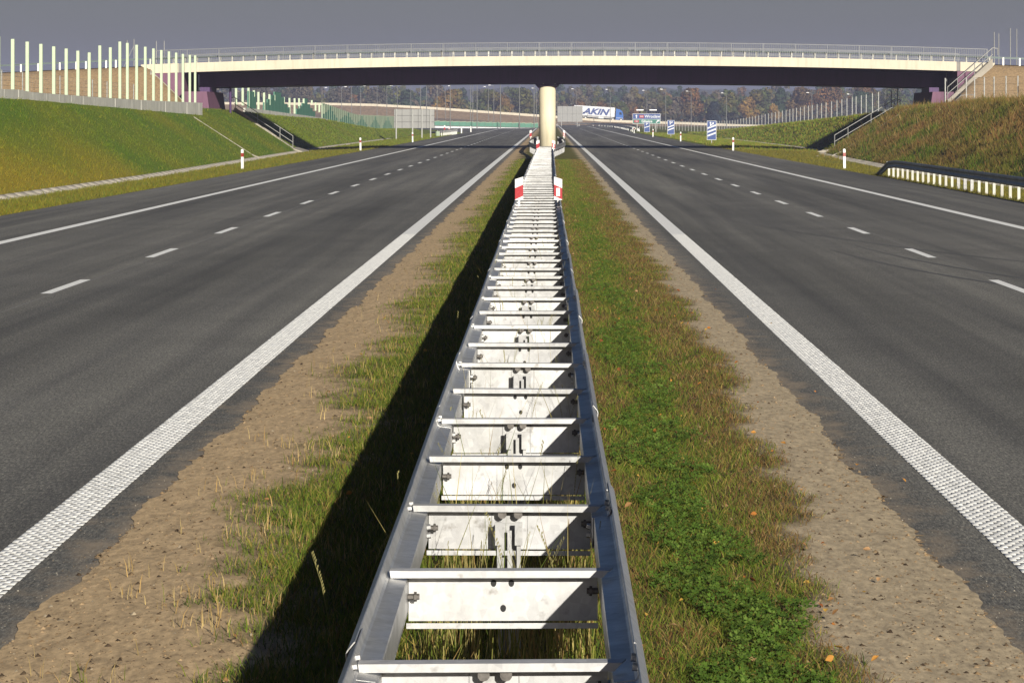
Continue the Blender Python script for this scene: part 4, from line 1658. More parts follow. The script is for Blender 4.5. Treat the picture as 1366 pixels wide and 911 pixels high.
d = 290.0
bay = 0
tree_c = [c * XN / 23 for c in (294, 329, 364.5, 395.5, 426, 458, 493)]
while d < 574:
    x0 = 733 - F * XN / d
    x1 = 733 - F * XN / (d + 3.95)
    m_ = (d + 2.0)
    dist = min(abs(m_ - c) for c in tree_c)
    st_ = [1.0, 0.70, 0.50, 0.33, 0.0][min(4, int((dist + 2) / 4.3))]
    px = (x0 + x1) / 2
    zb = atz(nb_base(px) - (1.0 if d < 488 else 0), m_) - 2
    hfull = (2.27 if m_ < 333 else 1.94 if m_ < 388 else 1.6)
    if px > 430:
        hfull = atz(nb_top(px), m_) - 2 - zb
    if px < 333:
        hfull = 0
    if 365 < px < 375:
        hfull *= 0.88
    if 333 <= px < 341:
        st_ = 0.70
    if st_ > 0 and hfull > 0:
        MB().box(-0.05, 0.05, 0.02, 3.93, zb, zb + hfull * st_ * 0.92).build("dark_panel", M['darkgreen'], nb).location = (0, d - 380, 0)
    if px > 430:
        MB().box(-0.05, 0.05, 0.02, 3.93, zb + hfull * st_ * 0.92 + 0.01, zb + hfull).build("light_panel", M['lightgreen'], nb).location = (0, d - 380, 0)
        MB().box(-0.08, 0.08, -0.06, 0.015, zb, zb + hfull + 0.03).build("panel_post", M['lightgreen'], nb).location = (0, d - 380, 0)
    MB().box(-0.06, 0.12, 0.01, 3.94, zb - 1.1, zb - 0.01).build("base_slab", M['base_concrete'], nb).location = (0.02, d - 380, 0)
    d += 4.0
    bay += 1


# ------------------------------------------------------------------ wire fences
def fence(label, pts, h, root_name="wire_fence", wires=6, w=0.06):
    x0, y0 = pts[0]
    z0 = float(height(np.array(x0), np.array(y0)))
    r = empty(root_name, (x0, y0, z0))
    tag(r, label, "fence")
    me = MB().box(-w / 2, w / 2, -w / 2, w / 2, -0.3, h).mesh("post", M['pole'])
    P = [(x, y, float(height(np.array(x), np.array(y)))) for x, y in pts]
    for p in P:
        obj("post", me, r, (p[0] - x0, p[1] - y0, p[2] - z0))
    mb = MB()
    for a, b in zip(P, P[1:]):
        for k in range(wires):
            z = h * (0.1 + 0.88 * k / (wires - 1))
            mb.bar((a[0] - x0, a[1] - y0, a[2] - z0 + z), (b[0] - x0, b[1] - y0, b[2] - z0 + z), 0.012, 0.012, 3)
        n = 10
        for k in range(n):
            t = k / n
            q = [a[i] + (b[i] - a[i]) * t for i in range(3)]
            mb.bar((q[0] - x0, q[1] - y0, q[2] - z0 + 0.05), (q[0] - x0, q[1] - y0, q[2] - z0 + h * 0.97), 0.007, 0.007, 3)
    o = mb.build("wire_mesh", M['railgrey'], r)
    o["kind"] = "stuff"


pts = [(24.9, 246.5 + 0.0), (26.0, 249.0)]
pts = []
for px in [1211, 1204, 1197.5, 1189, 1180.5, 1172, 1163.8, 1155.5, 1149, 1142, 1136.9, 1129.8, 1123, 1116.5, 1109.3, 1102, 1096, 1090, 1083.5, 1078.5, 1073, 1067.8, 1062.5, 1057.8]:
    D = F * 26.6 / (px - 733)
    pts.append((26.6, D))
D = pts[-1][1] + 5
x = 26.6
while D < 800:
    pts.append((x, D))
    D += 6 + (D - 380) * 0.012
    x = 26.6 - 0.022 * max(0, D - 560)
pts = [p for p in pts if p[1] > 262.5]
fence("tall wire mesh fence on many thin posts along the right bank beyond the bridge", pts, 1.85)
fence("thin wire fence behind the base of the left row of pale green posts", [(-24.6, y) for y in np.arange(150, 212, 6.2)], 1.25, w=0.05)
pR = [(24.3, 216 - i * 4.6) for i in range(0)]
fence("wire mesh fence on thin posts atop the right bank before the tan slope", [(atx(px, D), D) for px, D in ((1261, 232), (1289, 230), (1300, 228), (1313, 226), (1326, 224), (1342, 222), (1358, 220), (1378, 218))], 2.0, w=0.07, wires=5)


# ------------------------------------------------------------------ signs
def sign_back(label, px0, px1, py0, py1, D, posts, cols_, rows, ground=0.0):
    x0, x1 = atx(px0, D), atx(px1, D)
    z1, z0 = atz(py0, D), atz(py1, D)
    r = empty("road_sign", ((x0 + x1) / 2, D, ground))
    tag(r, label, "road sign")
    cx = (x0 + x1) / 2
    for i in range(cols_):
        for j in range(rows):
            a, b = x0 + (x1 - x0) * i / cols_, x0 + (x1 - x0) * (i + 1) / cols_
            c, d_ = z0 + (z1 - z0) * j / rows, z0 + (z1 - z0) * (j + 1) / rows
            MB().box(a - cx + 0.02, b - cx - 0.02, 0, 0.06, c + 0.02 - ground, d_ - 0.02 - ground).build("panel", M['signgrey'], r)
    MB().box(x0 - cx, x1 - cx, 0.061, 0.10, z0 - ground, z1 - ground).build("sign_face", M['darkgrey'], r)
    for px in posts:
        x = atx(px, D) - cx
        MB().box(x - 0.07, x + 0.07, -0.13, -0.01, -0.3, z1 - ground + 0.02).build("post", M['pole'], r)


sign_back("large grey road sign back on four posts, left verge beyond the bridge", 525.5, 579.5, 146, 171.5, 400, [528.7, 550.5, 563, 574.5], 5, 3, -0.1)
sign_back("grey road sign back in front of the white lorry, right of the pier", 743.5, 777, 142, 163, 900, [749, 770], 5, 2)


def board(label, px, D, bars, w, py0, py1):
    X = atx(px, D)
    z0, z1 = atz(py1, D), atz(py0, D)
    gz_ = float(height(np.array(X), np.array(D)))
    r = empty("countdown_board", (X, D, gz_))
    tag(r, label, "road sign", "blue exit countdown boards")
    W_ = w / 2
    h = z1 - z0
    b0 = z0 - gz_
    MB().box(-W_, W_, 0.0, 0.03, b0, b0 + h).build("white_border", M['signwhite'], r)
    MB().box(-W_ * 0.92, W_ * 0.92, -0.012, -0.001, b0 + 0.035, b0 + h - 0.035).build("blue_field", M['signblue'], r)
    sh = h * 0.16
    for i in range(bars):
        c = b0 + h * 0.13 + i * h * 0.20
        c += {1: 0.26, 2: 0.12, 3: 0.04}[bars] * h
        MB().prism([(-W_ * 0.87, c), (W_ * 0.87, c + sh), (W_ * 0.87, c + sh + h * 0.082), (-W_ * 0.87, c + h * 0.082)], 'y', -0.026, -0.013).build("white_bar", M['signwhite'], r)
    # exit arrow: upright stem with a branch
    y = b0 + h * 0.80
    q = W_ * 0.8
    mb = MB()
    mb.prism([(-q * .42, y - .12 * h), (-q * .18, y - .12 * h), (-q * .18, y + .10 * h), (-q * .42, y + .10 * h)], 'y', -0.026, -0.013)
    mb.prism([(-q * .62, y + .08 * h), (q * .02, y + .08 * h), (-q * .30, y + .15 * h)], 'y', -0.030, -0.013)
    mb.prism([(-q * .18, y - .06 * h), (-q * .18, y - .01 * h), (q * .35, y + .09 * h), (q * .45, y + .04 * h)], 'y', -0.026, -0.013)
    mb.prism([(q * .15, y + .11 * h), (q * .62, y + .12 * h), (q * .52, y - .01 * h)], 'y', -0.030, -0.013)
    mb.build("arrow", M['signwhite'], r)
    MB().box(-0.035, 0.035, 0.04, 0.10, -0.3, b0 + h * 0.9).build("post", M['pole'], r)


board("blue countdown board with three white slanting bars on the right verge", 949.3, 311, 3, 0.84, 161.5, 187)
board("blue countdown board with two white slanting bars on the right verge", 895, 415, 2, 0.84, 160.7, 179.5)
board("blue countdown board with one white slanting bar on the right verge", 863, 517, 1, 0.84, 163.2, 176.3)

# blue and green direction sign
D = 600
x0, x1, z0, z1 = atx(844, D), atx(881, D), atz(165.5, D), atz(152, D)
cx = (x0 + x1) / 2
ds = empty("direction_sign", (cx, D, -0.2))
tag(ds, "wide direction sign, blue above and green below, with two lamps on top", "road sign")
W_, hz = (x1 - x0) / 2, z1 - z0
zb_ = z0 + 0.2
MB().box(-W_, W_, 0, 0.08, zb_, zb_ + hz).build("white_border", M['signwhite'], ds)
MB().box(-W_ + .05, W_ - .05, -.02, -.002, zb_ + hz * .47, zb_ + hz - .05).build("blue_field", M['signblue'], ds)
MB().box(-W_ + .05, W_ - .05, -.02, -.002, zb_ + .05, zb_ + hz * .44).build("green_field", M['signgreen'], ds)
MB().box(-W_ * .52, -W_ * .18, -.035, -.021, zb_ + hz * .58, zb_ + hz * .86).build("route_plate", M['signred'], ds)
MB().box(-W_ * .9, -W_ * .55, -.035, -.021, zb_ + hz * .12, zb_ + hz * .36).build("route_plate", M['signred'], ds)


def put_text(s, size, x, z, parent, mat, y=-0.04, shear=0, bold=0.0, sx=1.0):
    me = text_mesh(s, size, 0.004, shear, bold)
    me.materials.clear()
    me.materials.append(mat)
    o = obj("lettering", me, parent, (x, y, z), (R(90), 0, 0))
    o.scale = (sx, 1, 1)
    return o


put_text("Wrocław", 0.72, W_ * 0.42, zb_ + hz * .72, ds, M['signwhite'], bold=0.012, sx=0.98)
put_text("A4", 0.44, -W_ * .35, zb_ + hz * .72, ds, M['signwhite'], y=-.045)
put_text("94", 0.36, -W_ * .72, zb_ + hz * .24, ds, M['signwhite'], y=-.045)
put_text("Gliwice", 0.62, 0.05, zb_ + hz * .24, ds, M['signwhite'], bold=0.012)
mb = MB()
mb.prism([(-W_ * .76, zb_ + hz * .55), (-W_ * .70, zb_ + hz * .55), (-W_ * .70, zb_ + hz * .80), (-W_ * .76, zb_ + hz * .80)], 'y', -.035, -.021)
mb.prism([(-W_ * .82, zb_ + hz * .76), (-W_ * .64, zb_ + hz * .76), (-W_ * .73, zb_ + hz * .90)], 'y', -.037, -.021)
mb.prism([(W_ * .66, zb_ + hz * .12), (W_ * .72, zb_ + hz * .08), (W_ * .86, zb_ + hz * .30), (W_ * .80, zb_ + hz * .33)], 'y', -.035, -.021)
mb.prism([(W_ * .72, zb_ + hz * .36), (W_ * .93, zb_ + hz * .40), (W_ * .92, zb_ + hz * .20)], 'y', -.037, -.021)
mb.build("arrow", M['signwhite'], ds)
for px in (853.5, 871):
    x = atx(px, D) - cx
    MB().box(x - .62, x + .62, -1.2, -0.9, zb_ + hz + 0.55, zb_ + hz + 0.72).build("sign_lamp", M['lamphead'], ds)
    MB().bar((x, -1.05, zb_ + hz + 0.55), (x, 0.05, zb_ + hz + 0.02), 0.06).build("lamp_arm", M['pole'], ds)
for px in (850, 875):
    x = atx(px, D) - cx
    MB().box(x - 0.07, x + 0.07, 0.09, 0.2, -0.3, zb_ + hz).build("post", M['pole'], ds)

# ------------------------------------------------------------------ far scene: ramp, far bridge, rails
RD = 1100.0
rp = empty("ramp_parapet", (0, RD, 0))
tag(rp, "long pale parapet of the far slip road falling to the right before the wood", "parapet")
rampline = [(250, 136.0), (300, 136.5), (446, 137.6), (499, 138.8), (570, 142.6), (600, 144.7), (660, 149), (717, 153), (780, 157.8), (803, 159.6), (830, 160.6), (885, 162.4), (919, 163.4), (987, 166.2), (1025, 167.0), (1110, 167.6)]
for (xa, ya), (xb, yb) in zip(rampline, rampline[1:]):
    a, b = at(xa, ya, RD), at(xb, yb, RD)
    V = [(a[0], 0, a[2] - 0.75), (b[0], 0, b[2] - 0.75), (b[0], 0, b[2]), (a[0], 0, a[2])]
    V += [(v[0], 0.4, v[2]) for v in V]
    MB().add(V, [(0, 1, 2, 3), (7, 6, 5, 4), (0, 4, 5, 1), (1, 5, 6, 2), (2, 6, 7, 3), (3, 7, 4, 0)]).build("parapet_section", M['cream'], rp)
V, T = [], []
for i, (xa, ya) in enumerate(rampline):
    a = at(xa, ya, RD)
    zt_ = a[2] - 0.74
    V += [(a[0], RD - 1 - max(0, zt_ + 0.4) * 1.8, -0.42), (a[0], RD - 0.1, zt_), (a[0], RD + 9, zt_ + 0.1), (a[0], RD + 30, -0.42)]
    if i:
        for j in range(3):
            T.append((4 * i - 4 + j, 4 * i + j, 4 * i + j + 1, 4 * i - 3 + j))
o = arr_obj("embankment_ramp", V, T, M['tan'])
o["kind"] = "structure"
# brown field slopes left of the road, nearer
V = [(-150, 560, -0.35), (-30, 640, -0.35), (-22, 770, -0.35), (-14, 880, -0.3), (-150, 900, 4.6), (-60, 960, 3.4), (-25, 960, 1.4)]
o = arr_obj("embankment_field", [(-160, 600, -0.3), (-40, 700, -0.3), (-16, 800, -0.3), (-6, 900, -0.3), (-6, 1040, 0.5), (-30, 1060, 2.0), (-70, 1060, 3.5), (-160, 1060, 4.0)], [(0, 1, 6, 7), (1, 2, 5, 6), (2, 3, 4, 5)], M['tan'])
o["kind"] = "structure"

fb = empty("far_bridge", (-13, 760, 0))
tag(fb, "far low bridge with white edge beam and green railing across the left carriageway", "bridge")
n = 16
for i in range(n):
    xa = atx(578 + (718 - 578) * i / n, 760) + 13
    xb = atx(578 + (718 - 578) * (i + 1) / n, 760) + 13
    ya, yb = 168.4 + 3 * i / n, 168.4 + 3 * (i + 1) / n
    a, b = atz(ya, 760), atz(yb, 760)
    V = [(xa + .01, 0, a - 0.42), (xb - .01, 0, b - 0.42), (xb - .01, 0, b), (xa + .01, 0, a)]
    V += [(v[0], 0.5, v[2]) for v in V]
    FS = [(0, 1, 2, 3), (7, 6, 5, 4), (0, 4, 5, 1), (1, 5, 6, 2), (2, 6, 7, 3), (3, 7, 4, 0)]
    MB().add(V, FS).build("edge_beam", M['signwhite'], fb)
    a2, b2 = atz(ya - 5.6, 760), atz(yb - 6.4, 760)
    V = [(xa + .02, 0.2, a + 0.12), (xb - .02, 0.2, b + 0.12), (xb - .02, 0.2, b2), (xa + .02, 0.2, a2)]
    V += [(v[0], 0.26, v[2]) for v in V]
    MB().add(V, FS).build("green_panel", M['darkgreen'], fb)
    V = [(xa, 0.15, a2 + 0.02), (xb, 0.15, b2 + 0.02), (xb, 0.15, b2 + 0.14), (xa, 0.15, a2 + 0.14)]
    V += [(v[0], 0.3, v[2]) for v in V]
    MB().add(V, FS).build("top_rail", M['lightgreen'], fb)


def simple_rail(label, pts, beamh, mat, post_step=4.0, zt=0.75, name="guard_rail", pm_='whitepost'):
    x0, y0 = pts[0]
    r = empty(name, (x0, y0, 0))
    tag(r, label, "guard rail")
    for a, b in zip(pts, pts[1:]):
        mb = MB()
        d = Vector((b[0] - a[0], b[1] - a[1], 0))
        for dz in (0, -beamh * 0.55):
            mb.bar((a[0] - x0, a[1] - y0, zt - beamh * 0.2 + dz), (b[0] - x0, b[1] - y0, zt - beamh * 0.2 + dz), 0.06, beamh * 0.42)
        mb.bar((a[0] - x0, a[1] - y0 + .02, zt - beamh * 0.48), (b[0] - x0, b[1] - y0 + .02, zt - beamh * 0.48), 0.03, beamh * 0.3)
        mb.build("rail_beam", mat, r)
        n = max(1, int(d.length / post_step))
        for i in range(n):
            q = (a[0] + (b[0] - a[0]) * i / n - x0, a[1] + (b[1] - a[1]) * i / n - y0)
            MB().box(q[0] - .05, q[0] + .05, q[1] + .05, q[1] + .12, -0.4, zt - 0.1).build("post", M[pm_], r)
    return r


simple_rail("white curved guard rail beyond the right carriageway where the exit lane bends away", [(13.7, 574), (14.3, 640), (14.9, 720), (15.2, 812), (14.6, 870), (13.2, 925), (10.5, 960)], 0.4, M['signwhite'], 16)
simple_rail("second pale guard rail behind the first on the far side of the exit lane", [(15.5, 600), (17.6, 700), (19.0, 820), (18.5, 940), (14.5, 1010), (8, 1030)], 0.4, M['pole'], 20)
simple_rail("low guard rail across the far end of the right carriageway below the grey sign back", [(2.0, 930), (8.0, 940), (14.0, 950)], 0.3, M['galv_dark'], 8, 0.9)
tr = simple_rail("short grey guard rail with a rounded end on the left verge beyond the sign back", [(-13.9, 432), (-13.6, 445), (-13.4, 470), (-13.2, 500)], 0.35, M['pole'], 4)
MB().cyl((0.0, -0.1), 0.26, 0.05, 0.62, 14).build("end_shoe", M['lightgreen'], tr)
for px, D, lab in ((615.5, 520, "white bollard left of the far left carriageway, nearer of two"), (628, 560, "white bollard left of the far left carriageway, farther of two")):
    X = atx(px, D)
    r = empty("bollard", (X, D, 0))
    tag(r, lab, "bollard", "white bollards beyond the left carriageway")
    MB().cyl((0, 0), 0.12, -0.2, 0.85, 10).build("shaft", M['whitepost'], r)
    MB().cyl((0, 0), 0.12, 0.851, 0.95, 10, 0.04).build("cap", M['whitepost'], r)
marker(atx(593, 470), 470, -1, 0.75, "red and white marker post above the short grey guard rail on the far left verge", z0=0.55, group="red and white marker posts by the short guard rail", w=0.2)
marker(atx(599, 480), 480, 1, 0.6, "smaller red and white marker just right of the other on the far left verge", z0=0.45, group="red and white marker posts by the short guard rail", w=0.2)

# lorry on the ramp
TD = 1106.0
tk = empty("lorry", (atx(798, TD), TD, atz(160.3, TD)))
tk.rotation_euler = (0, R(3.6), 0)
tag(tk, "white box lorry with blue letters and blue cab on the far slip road", "lorry")
tx = lambda px: (px - 798) * TD / F
tz = lambda py: (160.3 - py) * TD / F
xl, xr = tx(765), tx(819.5)
MB().box(xl, xr, 0.0, 2.5, tz(155.3), tz(142.6)).build("trailer_box", M['signwhite'], tk)
MB().box(xl + .3, xr - 0.3, 0.3, 2.2, tz(157.4), tz(155.35)).build("chassis", M['galv_dark'], tk)
MB().box(tx(798), tx(805), 0.15, 0.6, tz(158.2), tz(155.5)).build("fuel_tank", M['galv'], tk)
# cab with a sloping screen
V = [(tx(821), tz(158.6)), (tx(831.2), tz(158.6)), (tx(831.2), tz(152.5)), (tx(829.3), tz(146.8)), (tx(826), tz(144.6)), (tx(821), tz(143.8))]
MB().prism(V, 'y', 0.1, 2.4).build("cab", M['truckblue'], tk)
MB().prism([(tx(825.6), tz(151.6)), (tx(829.2), tz(151.6)), (tx(828.2), tz(148.3)), (tx(825.6), tz(148.3))], 'y', 0.05, 0.095).build("side_window", M['glass'], tk)
MB().prism([(tx(829.6), tz(147.6)), (tx(831.3), tz(152.3)), (tx(831.6), tz(152.3)), (tx(829.9), tz(147.5))], 'y', 0.25, 2.25).build("windscreen", M['glass'], tk)
MB().box(tx(822), tx(831), 0.06, 0.099, tz(156.4), tz(155.9)).build("side_trim", M['signwhite'], tk)
wm = MB()
wm.prism([(0.5 * math.cos(a), 0.5 * math.sin(a)) for a in [2 * math.pi * i / 14 for i in range(14)]], 'y', 0, 0.35)
wme = wm.mesh("wheel", M['rubber'])
rim = MB()
rim.prism([(0.24 * math.cos(a), 0.24 * math.sin(a)) for a in [2 * math.pi * i / 10 for i in range(10)]], 'y', -0.03, -0.002)
rme = rim.mesh("rim", M['galv'])
for px in (770, 775.5, 781, 817.5, 828.3):
    w_ = obj("wheel", wme, tk, (tx(px), 0.05, tz(158.3)))
    obj("rim", rme, w_)
put_text("AKIN", 2.6, tx(793.6), tz(149.9), tk, M['navy'], y=-0.03, shear=0.32, bold=0.11, sx=1.28)

# lamp masts
lamps = [(429.5, 117.3, 1010), (455.8, 116, 1000), (469, 112, 960), (481, 115, 1030), (503, 113.8, 1020), (516, 114.5, 900), (530, 114, 1030), (548, 112.5, 1030), (561, 108, 850), (569, 104, 820),
         (583, 104, 860), (594, 115, 1040), (600.5, 100, 700), (627.6, 104, 900), (630.7, 100, 860), (636.4, 98, 730), (651.6, 116, 1050), (658.7, 114, 950), (667.5, 98, 740), (693, 98, 745), (712.4, 98, 750), (715.5, 118, 1060),
         (768.5, 119, 1090), (814, 119.7, 1085), (863, 121, 1095), (888, 119.5, 960), (922, 122, 985), (969, 124.5, 940), (1083, 124, 930), (1137, 126, 940)]
lamp0 = None
ords = ["first", "second", "third", "fourth", "fifth", "sixth", "seventh", "eighth", "ninth", "tenth", "eleventh", "twelfth", "thirteenth", "fourteenth", "fifteenth", "sixteenth", "seventeenth", "eighteenth",
        "nineteenth", "twentieth", "twenty-first", "twenty-second"]
lamps.sort()
li, ri = 0, 0
nright = len([l for l in lamps if l[0] > 731])
for i, (px, py, D) in enumerate(lamps):
    h = atz(py, D) + 0.3
    r = empty("lamp_mast", (atx(px, D), D, -0.3))
    MB().cyl((0, 0), 0.11, 0, h - 0.2, 8, 0.06).build("pole", M['lamppole'], r)
    sd = 1 if px < 600 else -1
    MB().bar((0, 0, h - 0.2), (sd * 0.9, 0, h), 0.07).build("arm", M['lamppole'], r)
    MB().prism([(sd * 0.8, h - 0.07), (sd * 1.45, h - 0.04), (sd * 1.55, h + 0.02), (sd * 1.35, h + 0.11), (sd * 0.85, h + 0.07)], 'y', -0.15, 0.15).build("lamp_head", M['lamphead'], r)
    if px < 731:
        lab = "%s slim lamp mast from the left, seen under the bridge left of the pier" % ords[li]
        li += 1
    else:
        lab = "%s slim lamp mast to the right of the pier, before the far trees" % ords[ri]
        ri += 1
    tag(r, lab, "street lamp", "slim lamp masts beyond the bridge")


# ------------------------------------------------------------------ trees
def crown_mesh(name, w, h, z0, palette, n, leaf, mat, lobes=9, conical=False, depth=None):
    """leaf clumps spread over several uneven lobes"""
    depth = depth or w
    C, Rr = [], []
    for i in range(lobes):
        t = rng.uniform(0.05, 0.95)
        env = (1 - t) ** 0.8 if conical else math.sin(math.pi * (0.18 + 0.75 * t)) ** 0.7
        a = rng.uniform(0, 6.28)
        rr = rng.uniform(0.1, 0.6) * env
        C.append((math.cos(a) * rr * w / 2, math.sin(a) * rr * depth / 2, z0 + t * h * 0.85 + 0.06 * h))
        Rr.append(rng.uniform(0.16, 0.30) * w * (0.5 + 0.5 * env))
    C = np.array(C)
    Rr = np.array(Rr)
    li_ = rng.choice(lobes, n, p=Rr ** 2 / np.sum(Rr ** 2))
    d = rng.normal(0, 1, (n, 3))
    d /= np.linalg.norm(d, axis=1)[:, None]
    rad = rng.uniform(0.55, 1.05, n) ** 0.6
    P = C[li_] + d * (Rr[li_] * rad)[:, None] * np.array([1, 1, 0.85])
    P[:, 2] = np.clip(P[:, 2], z0 * 0.9, z0 + h)
    s = leaf * rng.uniform(0.5, 1.4, n)
    u = rng.normal(0, 1, (n, 3))
    u /= np.linalg.norm(u, axis=1)[:, None]
    v = np.cross(u, d)
    v /= np.linalg.norm(v, axis=1)[:, None] + 1e-6
    u = u * s[:, None]
    v = v * s[:, None] * 0.8
    V = np.stack([P - u, P + v, P + u * 0.8, P - v * 0.9], 1).reshape(-1, 3)
    T = np.arange(4 * n).reshape(-1, 4)
    pal = np.array(palette)
    lobec = pal[rng.integers(0, len(pal), lobes)] * rng.uniform(0.8, 1.2, (lobes, 1))
    cc = lobec[li_] * rng.uniform(0.75, 1.3, n)[:, None]
    return V, T, np.repeat(cc, 4, 0)


GOLD = [(0.19, 0.12, 0.035), (0.16, 0.10, 0.035), (0.12, 0.10, 0.03)]
RUST = [(0.15, 0.078, 0.032), (0.125, 0.075, 0.035), (0.10, 0.07, 0.03)]
OLV = [(0.085, 0.085, 0.025), (0.11, 0.09, 0.03), (0.06, 0.075, 0.025)]
DKG = [(0.03, 0.05, 0.025), (0.04, 0.06, 0.03)]
BLU = [(0.018, 0.028, 0.035), (0.022, 0.03, 0.03)]
GRY = [(0.10, 0.08, 0.055), (0.085, 0.075, 0.05), (0.07, 0.065, 0.045)]
kinds = {'gold': GOLD, 'rust': RUST, 'olive': OLV, 'dark': DKG, 'blue': BLU, 'grey': GRY}
trees = [(600, 117.5, 36, 'gold', 1200, "golden autumn tree seen under the bridge left of the pier"),
         (585, 128, 18, 'gold', 1190, "small low golden tree left of the big golden one"),
         (655, 120, 34, 'olive', 1230, "olive brown tree between lamp masts left of the pier"),
         (672, 126, 24, 'gold', 1220, "dull gold tree nearest the left side of the pier"),
         (695, 117, 36, 'olive', 1260, "broad grey green tree close left of the pier"),
         (541, 116, 30, 'dark', 1300, "dark green tree top above the left sign back"),
         (500, 117, 40, 'grey', 1300, "bare looking brownish tree above the end of the green noise barrier"),
         (455, 114, 44, 'grey', 1300, "wide brownish tree above the stepped green noise barrier"),
         (400, 112, 50, 'grey', 1290, "large brownish tree behind the pale posts beyond the bridge"),
         (350, 108, 50, 'grey', 1290, "tall brownish tree farthest left under the bridge"),
         (770, 132, 22, 'rust', 1260, "low rusty tree above the white lorry's tail"),
         (806, 130, 20, 'rust', 1260, "orange rust tree rising behind the white lorry"),
         (828, 136, 18, 'olive', 1255, "low olive tree behind the blue lorry cab"),
         (845, 134, 16, 'rust', 1260, "narrow rusty tree left of the lit direction sign"),
         (888, 126, 18, 'olive', 1260, "slim olive tree behind a lamp mast right of the direction sign"),
         (920, 118.5, 42, 'rust', 1180, "big rust brown tree left of the dark blue green fir"),
         (952, 133.0, 24, 'blue', 1170, "dark blue green conical fir above the three bar board"),
         (972, 119.5, 34, 'olive', 1210, "rounded olive green tree right of the dark fir"),
         (1000, 131, 28, 'gold', 1190, "golden orange tree at the left end of the right tree row"),
         (1018, 111, 34, 'olive', 1230, "tall pale olive tree of the right tree row"),
         (1042, 115, 26, 'dark', 1240, "dark green tree between the tall olive and rusty trees"),
         (1033, 139, 16, 'gold', 1180, "small low orange tree behind the right fence"),
         (1066, 113.5, 42, 'rust', 1200, "wide rust brown tree above the right fence"),
         (1108, 110, 46, 'rust', 1200, "largest rust brown tree just below the girder on the right"),
         (1152, 110, 42, 'rust', 1200, "rusty tree top nearest the right abutment"),
         (1150, 122, 30, 'dark', 1190, "dark green tree in front of the rusty one near the right abutment"),
         (1190, 116, 40, 'olive', 1220, "olive tree partly behind the right abutment")]
for px, ty_, wpx, kd, D, lab in trees:
    X = atx(px, D)
    w = wpx * D / F * 1.1
    htop = atz(ty_, D) + 0.4
    r = empty("fir_tree" if kd == 'blue' else "autumn_tree", (X, D, -0.4))
    tag(r, lab, "tree", "trees at the edge of the far wood")
    hb = htop * (0.12 if kd == 'blue' else 0.24)
    V, T, C = crown_mesh("crown", w * 1.1, htop - hb, hb, kinds[kd], 2400, 0.50, M['leaf'], lobes=14, conical=(kd == 'blue'))
    arr_obj("crown", V, T, M['leaf'], r, col=C)
    mb = MB()
    mb.cyl((0, 0), 0.28, 0, htop * 0.45, 8, 0.16)
    for i in range(4):
        a = random.uniform(0, 6.28)
        mb.bar((0, 0, htop * random.uniform(0.25, 0.42)), (math.cos(a) * w * 0.3, math.sin(a) * w * 0.3, htop * random.uniform(0.55, 0.75)), 0.16, 0.12, 5)
    mb.build("trunk", M['bark'], r)

# the wood behind: many crowns that read as one mass
Vs, Ts, Cs = [], [], []
off = 0
for row, (D, base, var, palw) in enumerate(((1330, 11.0, 2.4, [2, 2, 3, 1.5]), (1480, 16.0, 2.0, [1, 3, 3, 3]), (1700, 19.5, 2.2, [0.5, 2.5, 2.5, 4]))):
    X = atx(180, D)
    while X < atx(1330, D):
        w = random.uniform(6, 12)
        px = 733 + X * F / D
        extra = float(np.interp(px, [250, 420, 560, 640, 735, 860, 960, 1100], [2.0, 1.5, 1.0, -0.5, 0.0, 0.3, -1.5, 0.5]))
        hh = base + extra + random.uniform(-var, var)
        pal = random.choices([RUST, OLV, GRY, DKG], [palw[0] * 0.35, palw[1], palw[2] * 1.3, palw[3] * 1.2])[0]
        V, T, C = crown_mesh("c", w, hh * 0.95, 0.3, pal, 700, 0.75, None, lobes=9, conical=random.random() < 0.25)
        V[:, 0] += X
        V[:, 1] += D + random.uniform(-25, 25)
        V[:, 2] -= 0.4
        Vs.append(V)
        Ts.append(T + off)
        Cs.append(C)
        off += len(V)
        X += w * random.uniform(0.32, 0.5)
o = arr_obj("forest", np.concatenate(Vs), np.concatenate(Ts), M['forest'], col=np.concatenate(Cs))
o["kind"] = "stuff"
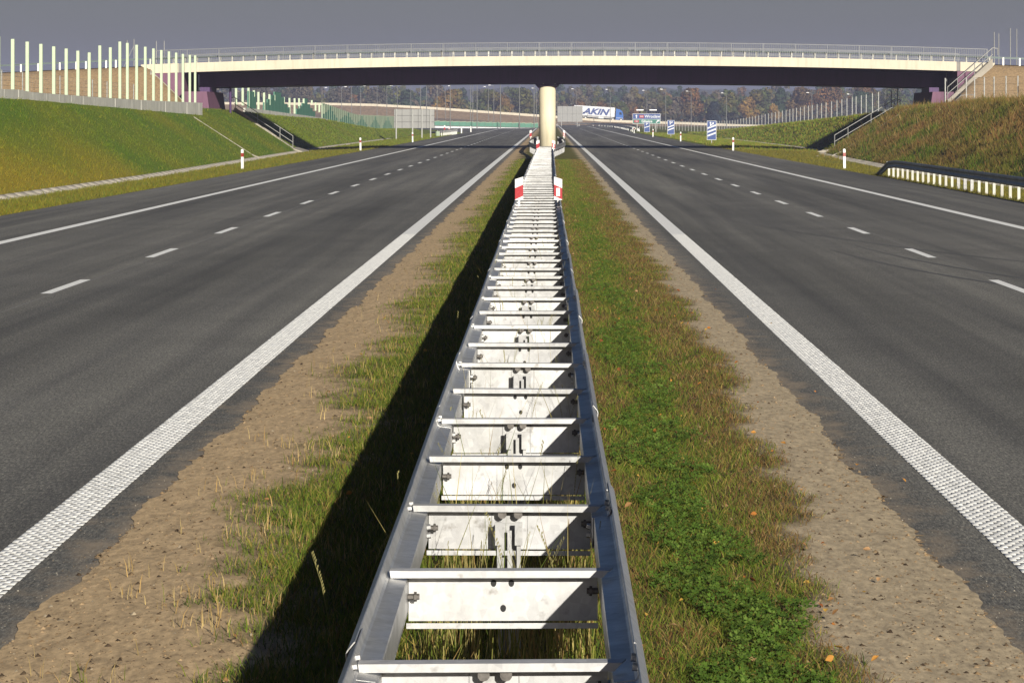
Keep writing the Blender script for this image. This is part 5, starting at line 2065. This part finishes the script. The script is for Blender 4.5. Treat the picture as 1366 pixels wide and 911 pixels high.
# dark scrub closing the foot of the wood
n = 9000
X = rng.uniform(atx(250, 1240), atx(1250, 1240), n)
Y = 1240 + rng.uniform(-15, 60, n)
P = np.stack([X, Y, rng.uniform(-0.4, 3.0, n)], 1)
u = rng.normal(0, 0.6, (n, 3))
v = rng.normal(0, 0.6, (n, 3))
V = np.stack([P - u, P + v, P + u, P - v], 1).reshape(-1, 3)
o = arr_obj("undergrowth", V, np.arange(4 * n).reshape(-1, 4), M['forest'], col=np.repeat(cols(n, [(0.045, 0.045, 0.025), (0.10, 0.06, 0.03), (0.03, 0.035, 0.03)], [3, 1, 2]), 4, 0))
o["kind"] = "stuff"
# distant wooded hills
for D, zt_, sd in ((2600, 24, 1), (4200, 44, 2)):
    xs_ = np.linspace(-900, 900, 220)
    V, T = [], []
    for i, x in enumerate(xs_):
        z = zt_ * (0.9 + 0.10 * math.sin(x * 0.004 * sd + sd) + 0.05 * math.sin(x * 0.021 + sd)) + 0.7 * math.sin(x * 0.31) + 0.6 * math.sin(x * 0.77)
        V += [(x, D - 300, -1), (x, D, z), (x, D + 500, -1)]
        if i:
            a = 3 * i
            T += [(a - 3, a, a + 1, a - 2), (a - 2, a + 1, a + 2, a - 1)]
    o = arr_obj("hills", V, T, plain("wooded_hill", (0.05, 0.055, 0.035), 0.95, 0, 0.35, 0.05))
    o["kind"] = "structure"

# ------------------------------------------------------------------ haze
hz_m = bpy.data.materials.new("haze")
hz_m.use_nodes = True
ht = hz_m.node_tree
ht.nodes.clear()
ho = ht.nodes.new("ShaderNodeOutputMaterial")
pv = ht.nodes.new("ShaderNodeVolumePrincipled")
pv.inputs['Color'].default_value = (0.42, 0.455, 0.67, 1)
pv.inputs['Density'].default_value = 0.00027
pv.inputs['Anisotropy'].default_value = 0.0
ht.links.new(pv.outputs[0], ho.inputs['Volume'])
hm_ = MB().box(-1500, 1500, -150, 5000, -2.0, 62).mesh("haze", hz_m)
hazeo = obj("haze", hm_)
hazeo["kind"] = "stuff"
